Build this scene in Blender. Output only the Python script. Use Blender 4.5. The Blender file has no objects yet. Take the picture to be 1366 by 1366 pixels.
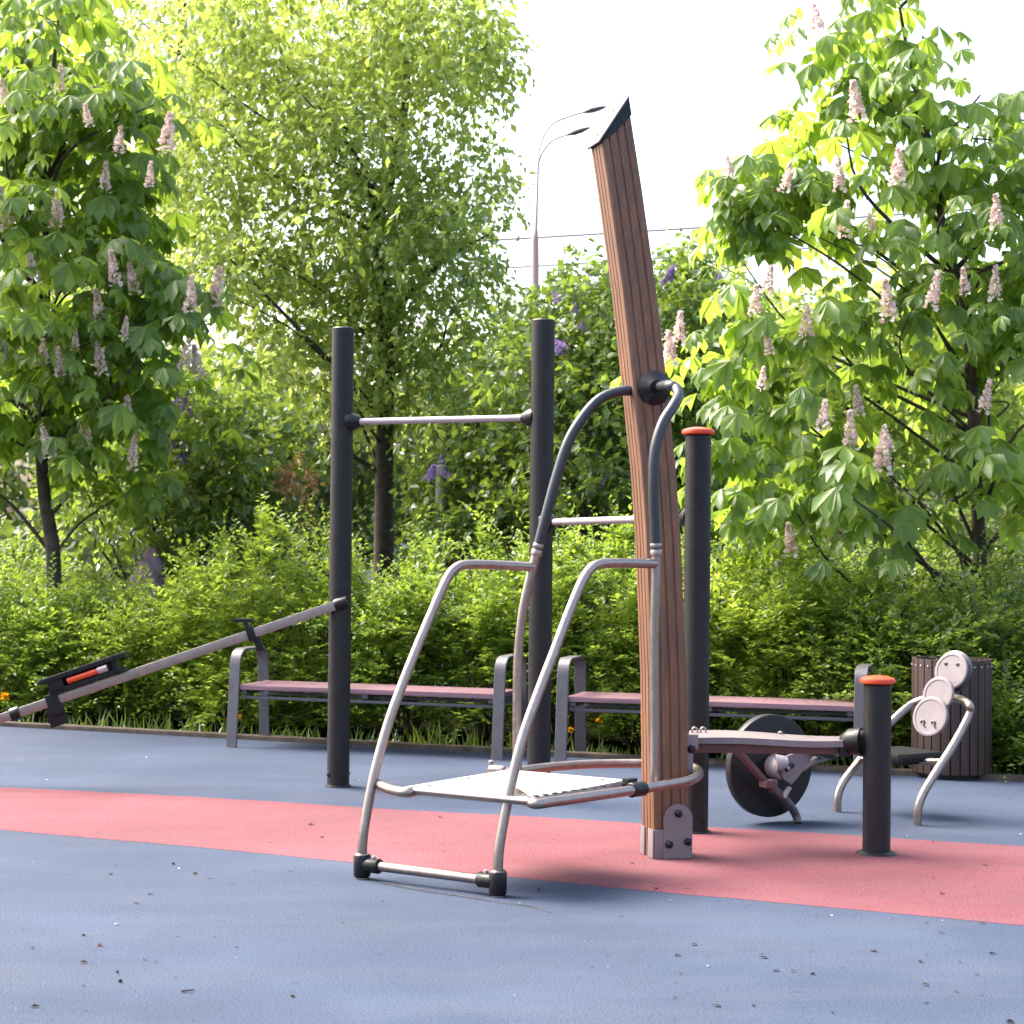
import bpy, bmesh, math, random
import numpy as np
from mathutils import Vector, Matrix

random.seed(7)
rng = np.random.default_rng(11)
S = bpy.context.scene
COL = S.collection
R = math.radians

# ------------------------------------------------------------------ camera
F_PX, CX, CY, HOR, ROLL, EYE = 2600.0, 683.0, 683.0, 715.0, 0.010, 1.4
T = math.atan((HOR - CY) / F_PX)
Fw = Vector((0, math.cos(T), math.sin(T)))
U0 = Vector((0, -math.sin(T), math.cos(T)))
R0 = Vector((1, 0, 0))
Rt = R0 * math.cos(ROLL) + U0 * math.sin(ROLL)
Up = -R0 * math.sin(ROLL) + U0 * math.cos(ROLL)
CAM = Vector((0, 0, EYE))
cam = bpy.data.cameras.new('camera')
cam_o = bpy.data.objects.new('camera', cam)
COL.objects.link(cam_o)
m = Matrix((Rt, Up, -Fw)).transposed().to_4x4()
m.translation = CAM
cam_o.matrix_world = m
cam.sensor_width = 36.0
cam.lens = F_PX / 1366.0 * 36.0
cam.clip_end = 3000
cam.dof.use_dof = True
cam.dof.focus_distance = 8.6
cam.dof.aperture_fstop = 7.0
S.camera = cam_o


def ray(px, py):
    return Fw + Rt * ((px - CX) / F_PX) - Up * ((py - CY) / F_PX)


def P(px, py, z):
    """world point seen at a measured photo position, at distance z along Y"""
    d = ray(px, py)
    return CAM + d * (z / d.y)


def G(px, py, h=0.0):
    """world point at height h seen at a measured photo position"""
    d = ray(px, py)
    return CAM + d * ((h - EYE) / d.z)


def PL(px, py, a, b):
    """measured photo position on the vertical plane through ground points a, b"""
    d = ray(px, py)
    n = Vector((b.y - a.y, -(b.x - a.x), 0))
    t = (a - CAM).dot(n) / d.dot(n)
    return CAM + d * t


# ------------------------------------------------------------------ materials
def newmat(name):
    mt = bpy.data.materials.new(name)
    mt.use_nodes = True
    nt = mt.node_tree
    return mt, nt, nt.nodes['Principled BSDF'], nt.nodes['Material Output']


def ramp(nt, fac, stops):
    r = nt.nodes.new('ShaderNodeValToRGB')
    e = r.color_ramp.elements
    e[0].position, e[0].color = stops[0][0], (*stops[0][1], 1)
    e[1].position, e[1].color = stops[-1][0], (*stops[-1][1], 1)
    for p, c in stops[1:-1]:
        x = e.new(p)
        x.color = (*c, 1)
    nt.links.new(fac, r.inputs[0])
    return r.outputs[0]


def noise(nt, scale, detail=4, vec=None, rough=0.55):
    n = nt.nodes.new('ShaderNodeTexNoise')
    n.inputs['Scale'].default_value = scale
    n.inputs['Detail'].default_value = detail
    n.inputs['Roughness'].default_value = rough
    if vec is not None:
        nt.links.new(vec, n.inputs['Vector'])
    return n.outputs['Fac']


def coord(nt, kind='Object', scale=None):
    t = nt.nodes.new('ShaderNodeTexCoord')
    if scale is None:
        return t.outputs[kind]
    mp = nt.nodes.new('ShaderNodeMapping')
    mp.inputs['Scale'].default_value = scale
    nt.links.new(t.outputs[kind], mp.inputs['Vector'])
    return mp.outputs[0]


def bump(nt, bs, h, strength, dist):
    b = nt.nodes.new('ShaderNodeBump')
    b.inputs['Strength'].default_value = strength
    b.inputs['Distance'].default_value = dist
    nt.links.new(h, b.inputs['Height'])
    nt.links.new(b.outputs[0], bs.inputs['Normal'])


def mixc(nt, fac, a, b, mode='MIX'):
    x = nt.nodes.new('ShaderNodeMix')
    x.data_type = 'RGBA'
    x.blend_type = mode
    if isinstance(fac, float):
        x.inputs[0].default_value = fac
    else:
        nt.links.new(fac, x.inputs[0])
    for i, v in ((6, a), (7, b)):
        if isinstance(v, tuple):
            x.inputs[i].default_value = (*v, 1)
        else:
            nt.links.new(v, x.inputs[i])
    return x.outputs[2]


def rubber(name, c):
    mt, nt, bs, _ = newmat(name)
    co = coord(nt)
    big = noise(nt, 0.8, 6, co, 0.6)
    streak = noise(nt, 2.0, 7, coord(nt, 'Object', (0.4, 1.5, 1)), 0.68)
    fine = noise(nt, 130, 3, co, 0.7)
    grain = noise(nt, 95, 3, co)
    d = tuple(x * 0.85 for x in c)
    l = tuple(min(1, x * 1.18 + 0.004) for x in c)
    a = ramp(nt, big, [(0.32, d), (0.5, c), (0.68, l)])
    dusty = tuple(0.62 * x + 0.38 * 0.085 for x in c)
    st = ramp(nt, streak, [(0.44, (0, 0, 0)), (0.74, (0.55, 0.55, 0.55))])
    a = mixc(nt, st, a, dusty)
    sp = ramp(nt, fine, [(0.30, (0.40, 0.40, 0.40)), (0.48, (1, 1, 1)), (0.72, (1.6, 1.55, 1.5))])
    a = mixc(nt, 1.0, a, sp, 'MULTIPLY')
    stain = ramp(nt, noise(nt, 1.7, 8, coord(nt, 'Object', (1, 1.3, 1)), 0.7), [(0.28, (0.84, 0.82, 0.80)), (0.38, (1, 1, 1))])
    a = mixc(nt, 1.0, a, stain, 'MULTIPLY')
    spot = ramp(nt, noise(nt, 16, 2, co), [(0.25, (0.4, 0.4, 0.4)), (0.30, (1, 1, 1))])
    a = mixc(nt, 1.0, a, spot, 'MULTIPLY')
    nt.links.new(a, bs.inputs['Base Color'])
    bs.inputs['Roughness'].default_value = 0.85
    bs.inputs['Specular IOR Level'].default_value = 0.12
    bump(nt, bs, grain, 0.6, 0.004)
    return mt


def plain(name, c, rough=0.5, metal=0.0, var=0.15, scale=18, bumpy=0.0, spec=0.5):
    mt, nt, bs, _ = newmat(name)
    n = noise(nt, scale, 5, coord(nt))
    a = ramp(nt, n, [(0.3, tuple(x * (1 - var) for x in c)), (0.7, tuple(min(1, x * (1 + var)) for x in c))])
    nt.links.new(a, bs.inputs['Base Color'])
    rr = ramp(nt, noise(nt, scale * 1.7, 4, coord(nt)), [(0.3, (rough * .8,) * 3), (0.7, (min(1, rough * 1.25),) * 3)])
    nt.links.new(rr, bs.inputs['Roughness'])
    bs.inputs['Metallic'].default_value = metal
    bs.inputs['Specular IOR Level'].default_value = spec
    if bumpy:
        bump(nt, bs, noise(nt, scale * 8, 3, coord(nt)), bumpy, 0.003)
    return mt


def wood(name, c1, c2, grain=(30, 30, 1.2), rough=0.55):
    mt, nt, bs, _ = newmat(name)
    g = noise(nt, 2.2, 8, coord(nt, 'Object', grain), 0.65)
    a = ramp(nt, g, [(0.32, c1), (0.52, tuple((x + y) / 2 for x, y in zip(c1, c2))), (0.7, c2)])
    w = ramp(nt, noise(nt, 1.6, 3, coord(nt)), [(0.3, (0.78,) * 3), (0.7, (1.15,) * 3)])
    a = mixc(nt, 1.0, a, w, 'MULTIPLY')
    nt.links.new(a, bs.inputs['Base Color'])
    bs.inputs['Roughness'].default_value = rough
    bump(nt, bs, g, 0.25, 0.002)
    return mt


def leafmat(name, dark, mid, light, trans, tmix=0.42, gloss=0.07, grough=0.38):
    mt = bpy.data.materials.new(name)
    mt.use_nodes = True
    nt = mt.node_tree
    nt.nodes.clear()
    out = nt.nodes.new('ShaderNodeOutputMaterial')
    geo = nt.nodes.new('ShaderNodeNewGeometry')
    rnd = geo.outputs['Random Per Island']
    col = ramp(nt, rnd, [(0.0, dark), (0.5, mid), (1.0, light)])
    clump = ramp(nt, noise(nt, 1.3, 3, coord(nt)), [(0.35, (0.75, 0.8, 0.8)), (0.65, (1.2, 1.12, 0.95))])
    col = mixc(nt, 1.0, col, clump, 'MULTIPLY')
    tcol = ramp(nt, rnd, [(0.0, tuple(x * .7 for x in trans)), (1.0, trans)])
    df = nt.nodes.new('ShaderNodeBsdfDiffuse')
    nt.links.new(col, df.inputs[0])
    tr = nt.nodes.new('ShaderNodeBsdfTranslucent')
    nt.links.new(tcol, tr.inputs[0])
    mx = nt.nodes.new('ShaderNodeMixShader')
    mx.inputs[0].default_value = tmix
    nt.links.new(df.outputs[0], mx.inputs[1])
    nt.links.new(tr.outputs[0], mx.inputs[2])
    gl = nt.nodes.new('ShaderNodeBsdfGlossy')
    gl.inputs['Roughness'].default_value = grough
    m2 = nt.nodes.new('ShaderNodeMixShader')
    lw = nt.nodes.new('ShaderNodeFresnel')
    lw.inputs[0].default_value = 1.4
    sc = nt.nodes.new('ShaderNodeMath')
    sc.operation = 'MULTIPLY_ADD'
    sc.inputs[1].default_value = 0.28
    sc.inputs[2].default_value = gloss * 0.4
    nt.links.new(lw.outputs[0], sc.inputs[0])
    nt.links.new(sc.outputs[0], m2.inputs[0])
    nt.links.new(mx.outputs[0], m2.inputs[1])
    nt.links.new(gl.outputs[0], m2.inputs[2])
    nt.links.new(m2.outputs[0], out.inputs[0])
    return mt


def petalmat(name, c1, c2):
    mt = bpy.data.materials.new(name)
    mt.use_nodes = True
    nt = mt.node_tree
    nt.nodes.clear()
    out = nt.nodes.new('ShaderNodeOutputMaterial')
    geo = nt.nodes.new('ShaderNodeNewGeometry')
    col = ramp(nt, geo.outputs['Random Per Island'], [(0.0, c1), (1.0, c2)])
    df = nt.nodes.new('ShaderNodeBsdfDiffuse')
    tr = nt.nodes.new('ShaderNodeBsdfTranslucent')
    nt.links.new(col, df.inputs[0])
    nt.links.new(col, tr.inputs[0])
    mx = nt.nodes.new('ShaderNodeMixShader')
    mx.inputs[0].default_value = 0.3
    nt.links.new(df.outputs[0], mx.inputs[1])
    nt.links.new(tr.outputs[0], mx.inputs[2])
    nt.links.new(mx.outputs[0], out.inputs[0])
    return mt


M = {}
M['blue'] = rubber('blue_rubber', (0.0335, 0.046, 0.075))
M['red'] = rubber('red_rubber', (0.124, 0.043, 0.051))
M['soil'] = plain('soil', (0.016, 0.016, 0.008), 0.95, var=0.5, scale=3, bumpy=0.8, spec=0.0)
M['lawn'] = plain('lawn', (0.05, 0.09, 0.012), 0.95, var=0.4, scale=6, bumpy=1.0, spec=0.0)
M['pathway'] = plain('pink_paving', (0.14, 0.10, 0.095), 0.9, var=0.2, scale=8)
M['kerb'] = plain('kerb_concrete', (0.075, 0.06, 0.048), 0.9, var=0.4, scale=9, bumpy=0.5, spec=0.1)
M['steel'] = plain('satin_steel', (0.30, 0.245, 0.215), 0.38, 1.0, var=0.10, scale=25)
M['galv'] = plain('light_painted_steel', (0.34, 0.29, 0.29), 0.4, 0.2, var=0.10, scale=25)
M['deck'] = plain('bright_plate', (0.32, 0.295, 0.28), 0.45, 0.0, var=0.05, scale=12)
M['dark'] = plain('charcoal_powder_coat', (0.0135, 0.0125, 0.0130), 0.45, 0.0, var=0.2, scale=14, bumpy=0.05, spec=0.3)
M['black'] = plain('black_plastic', (0.006, 0.006, 0.0065), 0.4, 0.0, var=0.2, scale=30, spec=0.3)
M['grip'] = plain('grey_grip', (0.018, 0.018, 0.023), 0.38, 0.0, var=0.15, scale=30)
M['orange'] = plain('orange_cap', (0.55, 0.05, 0.008), 0.4, 0.0, var=0.06)
M['grey'] = plain('grey_bench_paint', (0.085, 0.077, 0.084), 0.45, 0.1, var=0.12)
M['pinkpaint'] = plain('pale_pink_metal', (0.175, 0.145, 0.15), 0.4, 0.1, var=0.08)
M['cap'] = plain('pale_cap_metal', (0.105, 0.078, 0.085), 0.5, 0.0, var=0.08, spec=0.2)
M['redframe'] = plain('dull_red_frame', (0.115, 0.05, 0.05), 0.45, 0.1, var=0.12)
M['timber'] = wood('brown_timber', (0.085, 0.034, 0.0145), (0.195, 0.080, 0.033))
M['seatwood'] = wood('plum_seat_wood', (0.13, 0.068, 0.084), (0.23, 0.13, 0.155), (1.2, 30, 30), 0.36)
M['binwood'] = wood('brown_bin_slat', (0.018, 0.008, 0.006), (0.060, 0.028, 0.022), (30, 30, 1.5), 0.6)
M['bark'] = plain('bark', (0.045, 0.032, 0.024), 0.9, var=0.5, scale=12, bumpy=1.0)
M['lamp'] = plain('lamp_pole_paint', (0.42, 0.27, 0.27), 0.6, 0.0)
M['wire'] = plain('wire', (0.10, 0.06, 0.06), 0.6)
M['wall'] = plain('pale_wall', (0.52, 0.53, 0.60), 0.85, var=0.1, scale=2)
M['roof'] = plain('roof_sheet', (0.25, 0.2, 0.2), 0.8)
M['glass'] = plain('window_glass', (0.03, 0.04, 0.05), 0.08)
M['stone'] = plain('pink_granite', (0.20, 0.125, 0.14), 0.8, var=0.25, scale=10, bumpy=0.4)
M['litter'] = petalmat('litter_bits', (0.008, 0.006, 0.006), (0.085, 0.05, 0.035))
M['petal_l'] = petalmat('fallen_petals', (0.25, 0.23, 0.23), (0.5, 0.48, 0.48))
M['stick'] = plain('dry_stick', (0.05, 0.035, 0.028), 0.9)
M['yellow'] = petalmat('yellow_petals', (0.75, 0.33, 0.01), (0.85, 0.5, 0.02))
M['stem'] = plain('green_stem', (0.10, 0.15, 0.04), 0.7)
M['candle'] = petalmat('chestnut_blossom', (0.62, 0.43, 0.37), (0.88, 0.79, 0.72))
M['lilac'] = petalmat('lilac_blossom', (0.34, 0.21, 0.50), (0.58, 0.45, 0.70))
M['dry'] = petalmat('dry_leaves', (0.26, 0.15, 0.06), (0.40, 0.25, 0.12))
M['l_chest'] = leafmat('chestnut_leaf', (0.052, 0.105, 0.018), (0.08, 0.15, 0.026), (0.125, 0.195, 0.036), (0.48, 0.68, 0.07), 0.55, 0.05)
M['l_maple'] = leafmat('maple_leaf', (0.085, 0.14, 0.030), (0.13, 0.19, 0.040), (0.19, 0.245, 0.055), (0.58, 0.72, 0.13), 0.55, 0.04)
M['l_hedge'] = leafmat('hedge_leaf', (0.048, 0.10, 0.015), (0.095, 0.17, 0.022), (0.17, 0.245, 0.04), (0.48, 0.66, 0.06), 0.51, 0.07, 0.33)
M['l_light'] = leafmat('light_hedge_leaf', (0.078, 0.14, 0.017), (0.135, 0.215, 0.026), (0.21, 0.285, 0.044), (0.60, 0.76, 0.07), 0.53, 0.07, 0.33)
M['l_lilac'] = leafmat('lilac_leaf', (0.038, 0.08, 0.018), (0.068, 0.125, 0.028), (0.11, 0.175, 0.038), (0.42, 0.58, 0.07), 0.5, 0.07, 0.35)
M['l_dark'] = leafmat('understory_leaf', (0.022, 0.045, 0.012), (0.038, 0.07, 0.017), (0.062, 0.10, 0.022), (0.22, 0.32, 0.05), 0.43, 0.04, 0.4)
M['l_grass'] = leafmat('grass_blade', (0.05, 0.09, 0.015), (0.08, 0.14, 0.02), (0.13, 0.19, 0.04), (0.22, 0.3, 0.04), 0.4, 0.05)


# ------------------------------------------------------------------ mesh helpers
def catmull(pts, n=8):
    pts = [Vector(p) for p in pts]
    if len(pts) < 3:
        return pts
    q = [pts[0] * 2 - pts[1]] + pts + [pts[-1] * 2 - pts[-2]]
    out = []
    for i in range(1, len(q) - 2):
        p0, p1, p2, p3 = q[i - 1:i + 3]
        for k in range(n):
            t = k / n
            out.append(0.5 * ((2 * p1) + (p2 - p0) * t + (2 * p0 - 5 * p1 + 4 * p2 - p3) * t * t + (3 * p1 - p0 - 3 * p2 + p3) * t ** 3))
    out.append(pts[-1])
    return out


def fillet(pts, rad, n=7):
    pts = [Vector(p) for p in pts]
    out = [pts[0]]
    for i in range(1, len(pts) - 1):
        a, b, c = pts[i - 1:i + 2]
        d1, d2 = (a - b), (c - b)
        r = min(rad, d1.length * .48, d2.length * .48)
        s, e = b + d1.normalized() * r, b + d2.normalized() * r
        for k in range(n + 1):
            t = k / n
            out.append(s * (1 - t) ** 2 + b * 2 * t * (1 - t) + e * t * t)
    out.append(pts[-1])
    return out


class B:
    def __init__(self):
        self.bm = bmesh.new()

    def tube(self, pts, r, seg=14, r2=None, cap=True):
        bm = self.bm
        pts = [Vector(p) for p in pts]
        n = len(pts)
        rs = r if isinstance(r, (list, tuple)) else [r + ((r2 if r2 is not None else r) - r) * i / (n - 1) for i in range(n)]
        t = (pts[1] - pts[0]).normalized()
        u = t.orthogonal().normalized()
        rings = []
        for i, p in enumerate(pts):
            tt = (pts[min(i + 1, n - 1)] - pts[max(i - 1, 0)]).normalized()
            u = (u - tt * u.dot(tt)).normalized()
            v = tt.cross(u)
            rings.append([bm.verts.new(p + (u * math.cos(2 * math.pi * k / seg) + v * math.sin(2 * math.pi * k / seg)) * rs[i]) for k in range(seg)])
        for a, b in zip(rings, rings[1:]):
            for k in range(seg):
                bm.faces.new((a[k], a[(k + 1) % seg], b[(k + 1) % seg], b[k]))
        if cap:
            bm.faces.new(rings[0][::-1])
            bm.faces.new(rings[-1])
        return self

    def lathe(self, base, axis, prof, seg=28):
        """prof: list of (radius, distance along axis)"""
        bm = self.bm
        axis = Vector(axis).normalized()
        u = axis.orthogonal().normalized()
        v = axis.cross(u)
        base = Vector(base)
        rings = []
        for r, h in prof:
            r = max(r, 1e-4)
            rings.append([bm.verts.new(base + axis * h + (u * math.cos(2 * math.pi * k / seg) + v * math.sin(2 * math.pi * k / seg)) * r) for k in range(seg)])
        for a, b in zip(rings, rings[1:]):
            for k in range(seg):
                bm.faces.new((a[k], a[(k + 1) % seg], b[(k + 1) % seg], b[k]))
        bm.faces.new(rings[0][::-1])
        bm.faces.new(rings[-1])
        return self

    def box(self, c, ax, hs, bev=0.003):
        """c centre, ax three unit axes, hs half sizes"""
        bm = self.bm
        c = Vector(c)
        ax = [Vector(a).normalized() for a in ax]
        vs = []
        for i in (-1, 1):
            for j in (-1, 1):
                for k in (-1, 1):
                    vs.append(bm.verts.new(c + ax[0] * hs[0] * i + ax[1] * hs[1] * j + ax[2] * hs[2] * k))
        fs = []
        for q in ((0, 1, 3, 2), (4, 6, 7, 5), (0, 4, 5, 1), (2, 3, 7, 6), (0, 2, 6, 4), (1, 5, 7, 3)):
            fs.append(bm.faces.new([vs[i] for i in q]))
        if bev:
            es = list({e for f in fs for e in f.edges})
            bmesh.ops.bevel(bm, geom=es, offset=bev, segments=2, affect='EDGES', profile=0.7)
        return self

    def prism(self, poly, ext, bev=0.0):
        bm = self.bm
        ext = Vector(ext)
        a = [bm.verts.new(Vector(p)) for p in poly]
        b = [bm.verts.new(Vector(p) + ext) for p in poly]
        n = len(a)
        fs = [bm.faces.new(a[::-1]), bm.faces.new(b)]
        for k in range(n):
            fs.append(bm.faces.new((a[k], a[(k + 1) % n], b[(k + 1) % n], b[k])))
        if bev:
            es = list({e for f in fs[:2] for e in f.edges})
            bmesh.ops.bevel(bm, geom=es, offset=bev, segments=2, affect='EDGES')
        return self

    def flat(self, pts, wax, w, th, bev=0.002):
        """sweep a flat bar (width w along wax, thickness th) along pts"""
        bm = self.bm
        pts = [Vector(p) for p in pts]
        wax = Vector(wax).normalized()
        n = len(pts)
        rings = []
        for i, p in enumerate(pts):
            tt = (pts[min(i + 1, n - 1)] - pts[max(i - 1, 0)]).normalized()
            nn = tt.cross(wax).normalized()
            c = bev
            q = []
            for a, b in ((-w / 2 + c, -th / 2), (w / 2 - c, -th / 2), (w / 2, -th / 2 + c), (w / 2, th / 2 - c), (w / 2 - c, th / 2), (-w / 2 + c, th / 2), (-w / 2, th / 2 - c), (-w / 2, -th / 2 + c)):
                q.append(bm.verts.new(p + wax * a + nn * b))
            rings.append(q)
        for a, b in zip(rings, rings[1:]):
            for k in range(8):
                bm.faces.new((a[k], a[(k + 1) % 8], b[(k + 1) % 8], b[k]))
        bm.faces.new(rings[0][::-1])
        bm.faces.new(rings[-1])
        return self

    def make(self, name, mat, parent=None, root=None, angle=38):
        bm = self.bm
        if root is None and parent is not None:
            root = parent
            while root.parent:
                root = root.parent
        if root is not None:
            off = Vector(root.location)
            bmesh.ops.translate(bm, verts=bm.verts, vec=-off)
        bmesh.ops.recalc_face_normals(bm, faces=bm.faces)
        me = bpy.data.meshes.new(name)
        bm.to_mesh(me)
        bm.free()
        me.polygons.foreach_set('use_smooth', [True] * len(me.polygons))
        me.set_sharp_from_angle(angle=R(angle))
        me.materials.append(mat)
        o = bpy.data.objects.new(name, me)
        COL.objects.link(o)
        if parent is not None:
            o.parent = parent
        return o


def tag(o, label, cat, group=None, kind=None):
    if label:
        o['label'] = label
    if cat:
        o['category'] = cat
    if group:
        o['group'] = group
    if kind:
        o['kind'] = kind
    return o


def thing(name, loc, label, cat, group=None, rz=0.0):
    o = bpy.data.objects.new(name, None)
    o.empty_display_size = 0.2
    COL.objects.link(o)
    o.location = loc
    o.rotation_euler = (0, 0, rz)
    return tag(o, label, cat, group)


def copy_tree(o, parent=None):
    c = o.copy()
    COL.objects.link(c)
    if parent is not None:
        c.parent = parent
    for ch in [x for x in bpy.data.objects if x.parent == o]:
        copy_tree(ch, c)
    return c


def structure(o):
    o['kind'] = 'structure'
    return o


def poly_sheet(name, pts, mat):
    bm = bmesh.new()
    bm.faces.new([bm.verts.new(p) for p in pts])
    bmesh.ops.recalc_face_normals(bm, faces=bm.faces)
    for f in bm.faces:
        if f.normal.z < 0:
            f.normal_flip()
    me = bpy.data.meshes.new(name)
    bm.to_mesh(me)
    bm.free()
    me.materials.append(mat)
    o = bpy.data.objects.new(name, me)
    COL.objects.link(o)
    return structure(o)


UPZ = Vector((0, 0, 1))

# ------------------------------------------------------------------ ground
poly_sheet('ground', [(-900, -60, -0.03), (900, -60, -0.03), (900, 1500, -0.03), (-900, 1500, -0.03)], M['soil'])
KA, KB = G(0, 969), G(1366, 1043)
kd = (KB - KA).normalized()
kn = Vector((-kd.y, kd.x, 0))          # away from the camera
K0, K1 = KA - kd * 14, KB + kd * 14
poly_sheet('rubber_floor', [(-22, -6, 0), (22, -6, 0), tuple(K1), tuple(K0)], M['blue'])
# red stripe, edges measured on the photo
top = [(0, 1050), (250, 1062), (500, 1078), (720, 1090), (940, 1103), (1150, 1115), (1366, 1129)]
bot = [(0, 1107), (240, 1128), (470, 1150), (700, 1172), (866, 1188), (1100, 1210), (1366, 1234)]
tp = [G(*p, 0.001) for p in top]
bp = [G(*p, 0.001) for p in bot]
tp = [tp[0] + (tp[0] - tp[1]).normalized() * 9] + tp + [tp[-1] + (tp[-1] - tp[-2]).normalized() * 9]
bp = [bp[0] + (bp[0] - bp[1]).normalized() * 9] + bp + [bp[-1] + (bp[-1] - bp[-2]).normalized() * 9]
def wavy(line, seed):
    out = []
    rr = random.Random(seed)
    for a, b_ in zip(line, line[1:]):
        k = max(1, int((b_ - a).length / .06))
        for i in range(k):
            q = a.lerp(b_, i / k)
            out.append(q + Vector((rr.uniform(-.003, .003), rr.uniform(-.005, .005) + .006 * math.sin(q.x * 5.1 + seed), 0)))
    return out + [line[-1]]


tp, bp = wavy(tp, 1), wavy(bp, 2)
poly_sheet('red_stripe_path', [tuple(p) for p in tp] + [tuple(p) for p in bp[::-1]], M['red'])
kb = B()
mid = (K0 + K1) / 2 + kn * 0.05
kb.box(mid + UPZ * 0.0, (kd, kn, UPZ), ((K1 - K0).length / 2, 0.05, 0.03), 0.008)
structure(kb.make('kerb', M['kerb']))
LA = [(3.35, 14.2, -0.012), (30, 14.2, -0.012), (30, 60, -0.012), (3.35, 60, -0.012)]
poly_sheet('lawn', LA, M['lawn'])
poly_sheet('garden_path', [(3.4, 16.9, -0.006), (30, 15.5, -0.006), (30, 16.7, -0.006), (3.4, 18.1, -0.006)], M['pathway'])

# ------------------------------------------------------------------ pull-up frame
P1, P2, P3 = G(451, 1049), P(722, 700, 10.34), G(927, 1110)
P2.z = 0
PR = 0.062
H1 = P(461, 437, P1.y).z
H3 = P(932, 580, P3.y).z
fr = thing('pull_up_frame', (P2.x, P2.y, 0), 'dark grey pull-up bar set of three round posts joined by two pale bars', 'pull-up bar')


def post(b, p, h, r=PR):
    b.lathe((p.x, p.y, 0), UPZ, [(r, 0), (r, h - 0.006), (r - 0.006, h)], 36)
    return b


def orange_cap(p, h, parent, r=PR):
    return B().lathe((p.x, p.y, h), UPZ, [(r + .005, 0), (r + 0.016, 0.004), (r + 0.018, 0.014), (r + 0.014, 0.024), (r * .8, 0.032), (r * .45, 0.036), (0.0, 0.037)], 36).make('cap', M['orange'], parent)


def flange(b, p, r=PR):
    b.lathe((p.x, p.y, 0.001), UPZ, [(r + 0.028, 0), (r + 0.026, 0.007), (r + 0.004, 0.014)], 36)
    return b


for p, h in ((P1, H1), (P2, H1), (P3, H3)):
    b = post(B(), p, h)
    flange(b, p, PR - 0.016)
    po = b.make('post', M['dark'], fr)
    if p is P3:
        orange_cap(p, h, po)
    for k in range(4):
        a = k * math.pi / 2 + 0.6
        q = Vector((p.x + math.cos(a) * PR, p.y + math.sin(a) * PR, 0.07))
        B().lathe(q, (math.cos(a), math.sin(a), 0), [(0.013, -0.004), (0.013, 0.006), (0.007, 0.009)], 10).make('bolt', M['dark'], po)


def pull_bar(a, b_, h1, h2, parent):
    a = Vector((a.x, a.y, h1))
    b_ = Vector((b_.x, b_.y, h2))
    d = (b_ - a).normalized()
    bar = B().tube([a + d * PR * .8, b_ - d * PR * .8], 0.0185, 18).make('pull_up_bar', M['galv'], parent)
    for q, s in ((a, 1), (b_, -1)):
        B().lathe(q, d * s, [(0.055, PR * .7), (0.05, PR + .012), (0.036, PR + 0.035), (0.026, PR + 0.055)], 22).make('collar', M['black'], bar)


pull_bar(P1, P2, P(461, 563, P1.y).z, P(710, 557, P2.y).z, fr)
pull_bar(P2, P3, P(738, 697, P2.y).z, P(912, 690, P3.y).z, fr)

# ------------------------------------------------------------------ inclined rail with sled
rz0 = 10.74
ra = P(452, 806, P1.y - 0.055)
rb = P(0, 959, rz0)
rd = (rb - ra).normalized()
rc = ra + rd * ((ra.z - 0.13) / -rd.z)
rl = thing('inclined_rail_trainer', (rc.x, rc.y, 0), 'silver sloping rail with a sliding black handle, bolted to the leftmost dark post', 'exercise machine')
side = rd.cross(UPZ).normalized()
rup = side.cross(rd).normalized()
rail = B()
L = (rc - ra).length
rail.box(ra + rd * (L / 2 + 0.02), (rd, side, rup), (L / 2, 0.022, 0.026), 0.007)
rail = rail.make('rail', M['steel'], rl)
B().lathe(ra - rd * 0.02 + Vector((0, 0, 0)), rd, [(0.035, -0.03), (0.036, 0.03), (0.03, 0.045)], 16).make('wall_bracket', M['black'], rl)
B().tube([rc + rd * .01, Vector((rc.x, rc.y, 0)) + rd * 0.01 * 0], 0.03, 16).make('support_foot', M['dark'], rl)


def on_rail(px):
    """point of the rail seen above photo column px"""
    best = min(range(0, 400), key=lambda i: abs(proj(ra + rd * (L * i / 400))[0] - px))
    return ra + rd * (L * best / 400)


def proj(p):
    v = Vector(p) - CAM
    d = v.dot(Fw)
    return CX + F_PX * v.dot(Rt) / d, CY - F_PX * v.dot(Up) / d


st = on_rail(335)
stop = B()
stop.box(st, (rd, side, rup), (0.022, 0.034, 0.04), 0.006)
stop.box(st + rup * 0.055 - rd * -0.01, (rd, side, rup), (0.012, 0.02, 0.03), 0.004)
stop.box(st + rup * 0.085 + rd * 0.02, (rd + rup * 0.35, side, rup - rd * .35), (0.055, 0.02, 0.010), 0.005)
stop.box(st - rup * 0.065 - rd * .02, (rd, side, rup), (0.02, 0.018, 0.04), 0.005)
stop.make('stop_clamp', M['black'], rl)
s0, s1 = on_rail(72), on_rail(172)
sc_ = (s0 + s1) / 2
sl = (s1 - s0).length / 2
car = B()
car.box(sc_ + rup * 0.042, (rd, side, rup), (sl, 0.05, 0.014), 0.004)
car.box(sc_ + rup * 0.075 + rd * sl * .78, (rd, side, rup), (sl * .2, 0.05, 0.04), 0.006)
car.box(sc_ + rup * 0.075 - rd * sl * .78, (rd, side, rup), (0.014, 0.05, 0.05), 0.004)
car.box(sc_ + rup * 0.07 + Vector((0, .03, 0)), (rd, side, rup), (sl * .8, 0.02, 0.035), 0.004)
car.box(s0 + rup * -0.02, (rd, side, rup), (0.035, 0.036, 0.06), 0.006)
car.box(s0 - rup * 0.09 + rd * .01, (rd, side, rup), (0.05, 0.01, 0.05), 0.004)
car = car.make('carriage', M['black'], rl)
hb = B()
hb.box(sc_ + rup * 0.118, (rd, side, rup), (sl * 1.12, 0.07, 0.014), 0.006)
hb.make('top_plate', M['black'], car)
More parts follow.
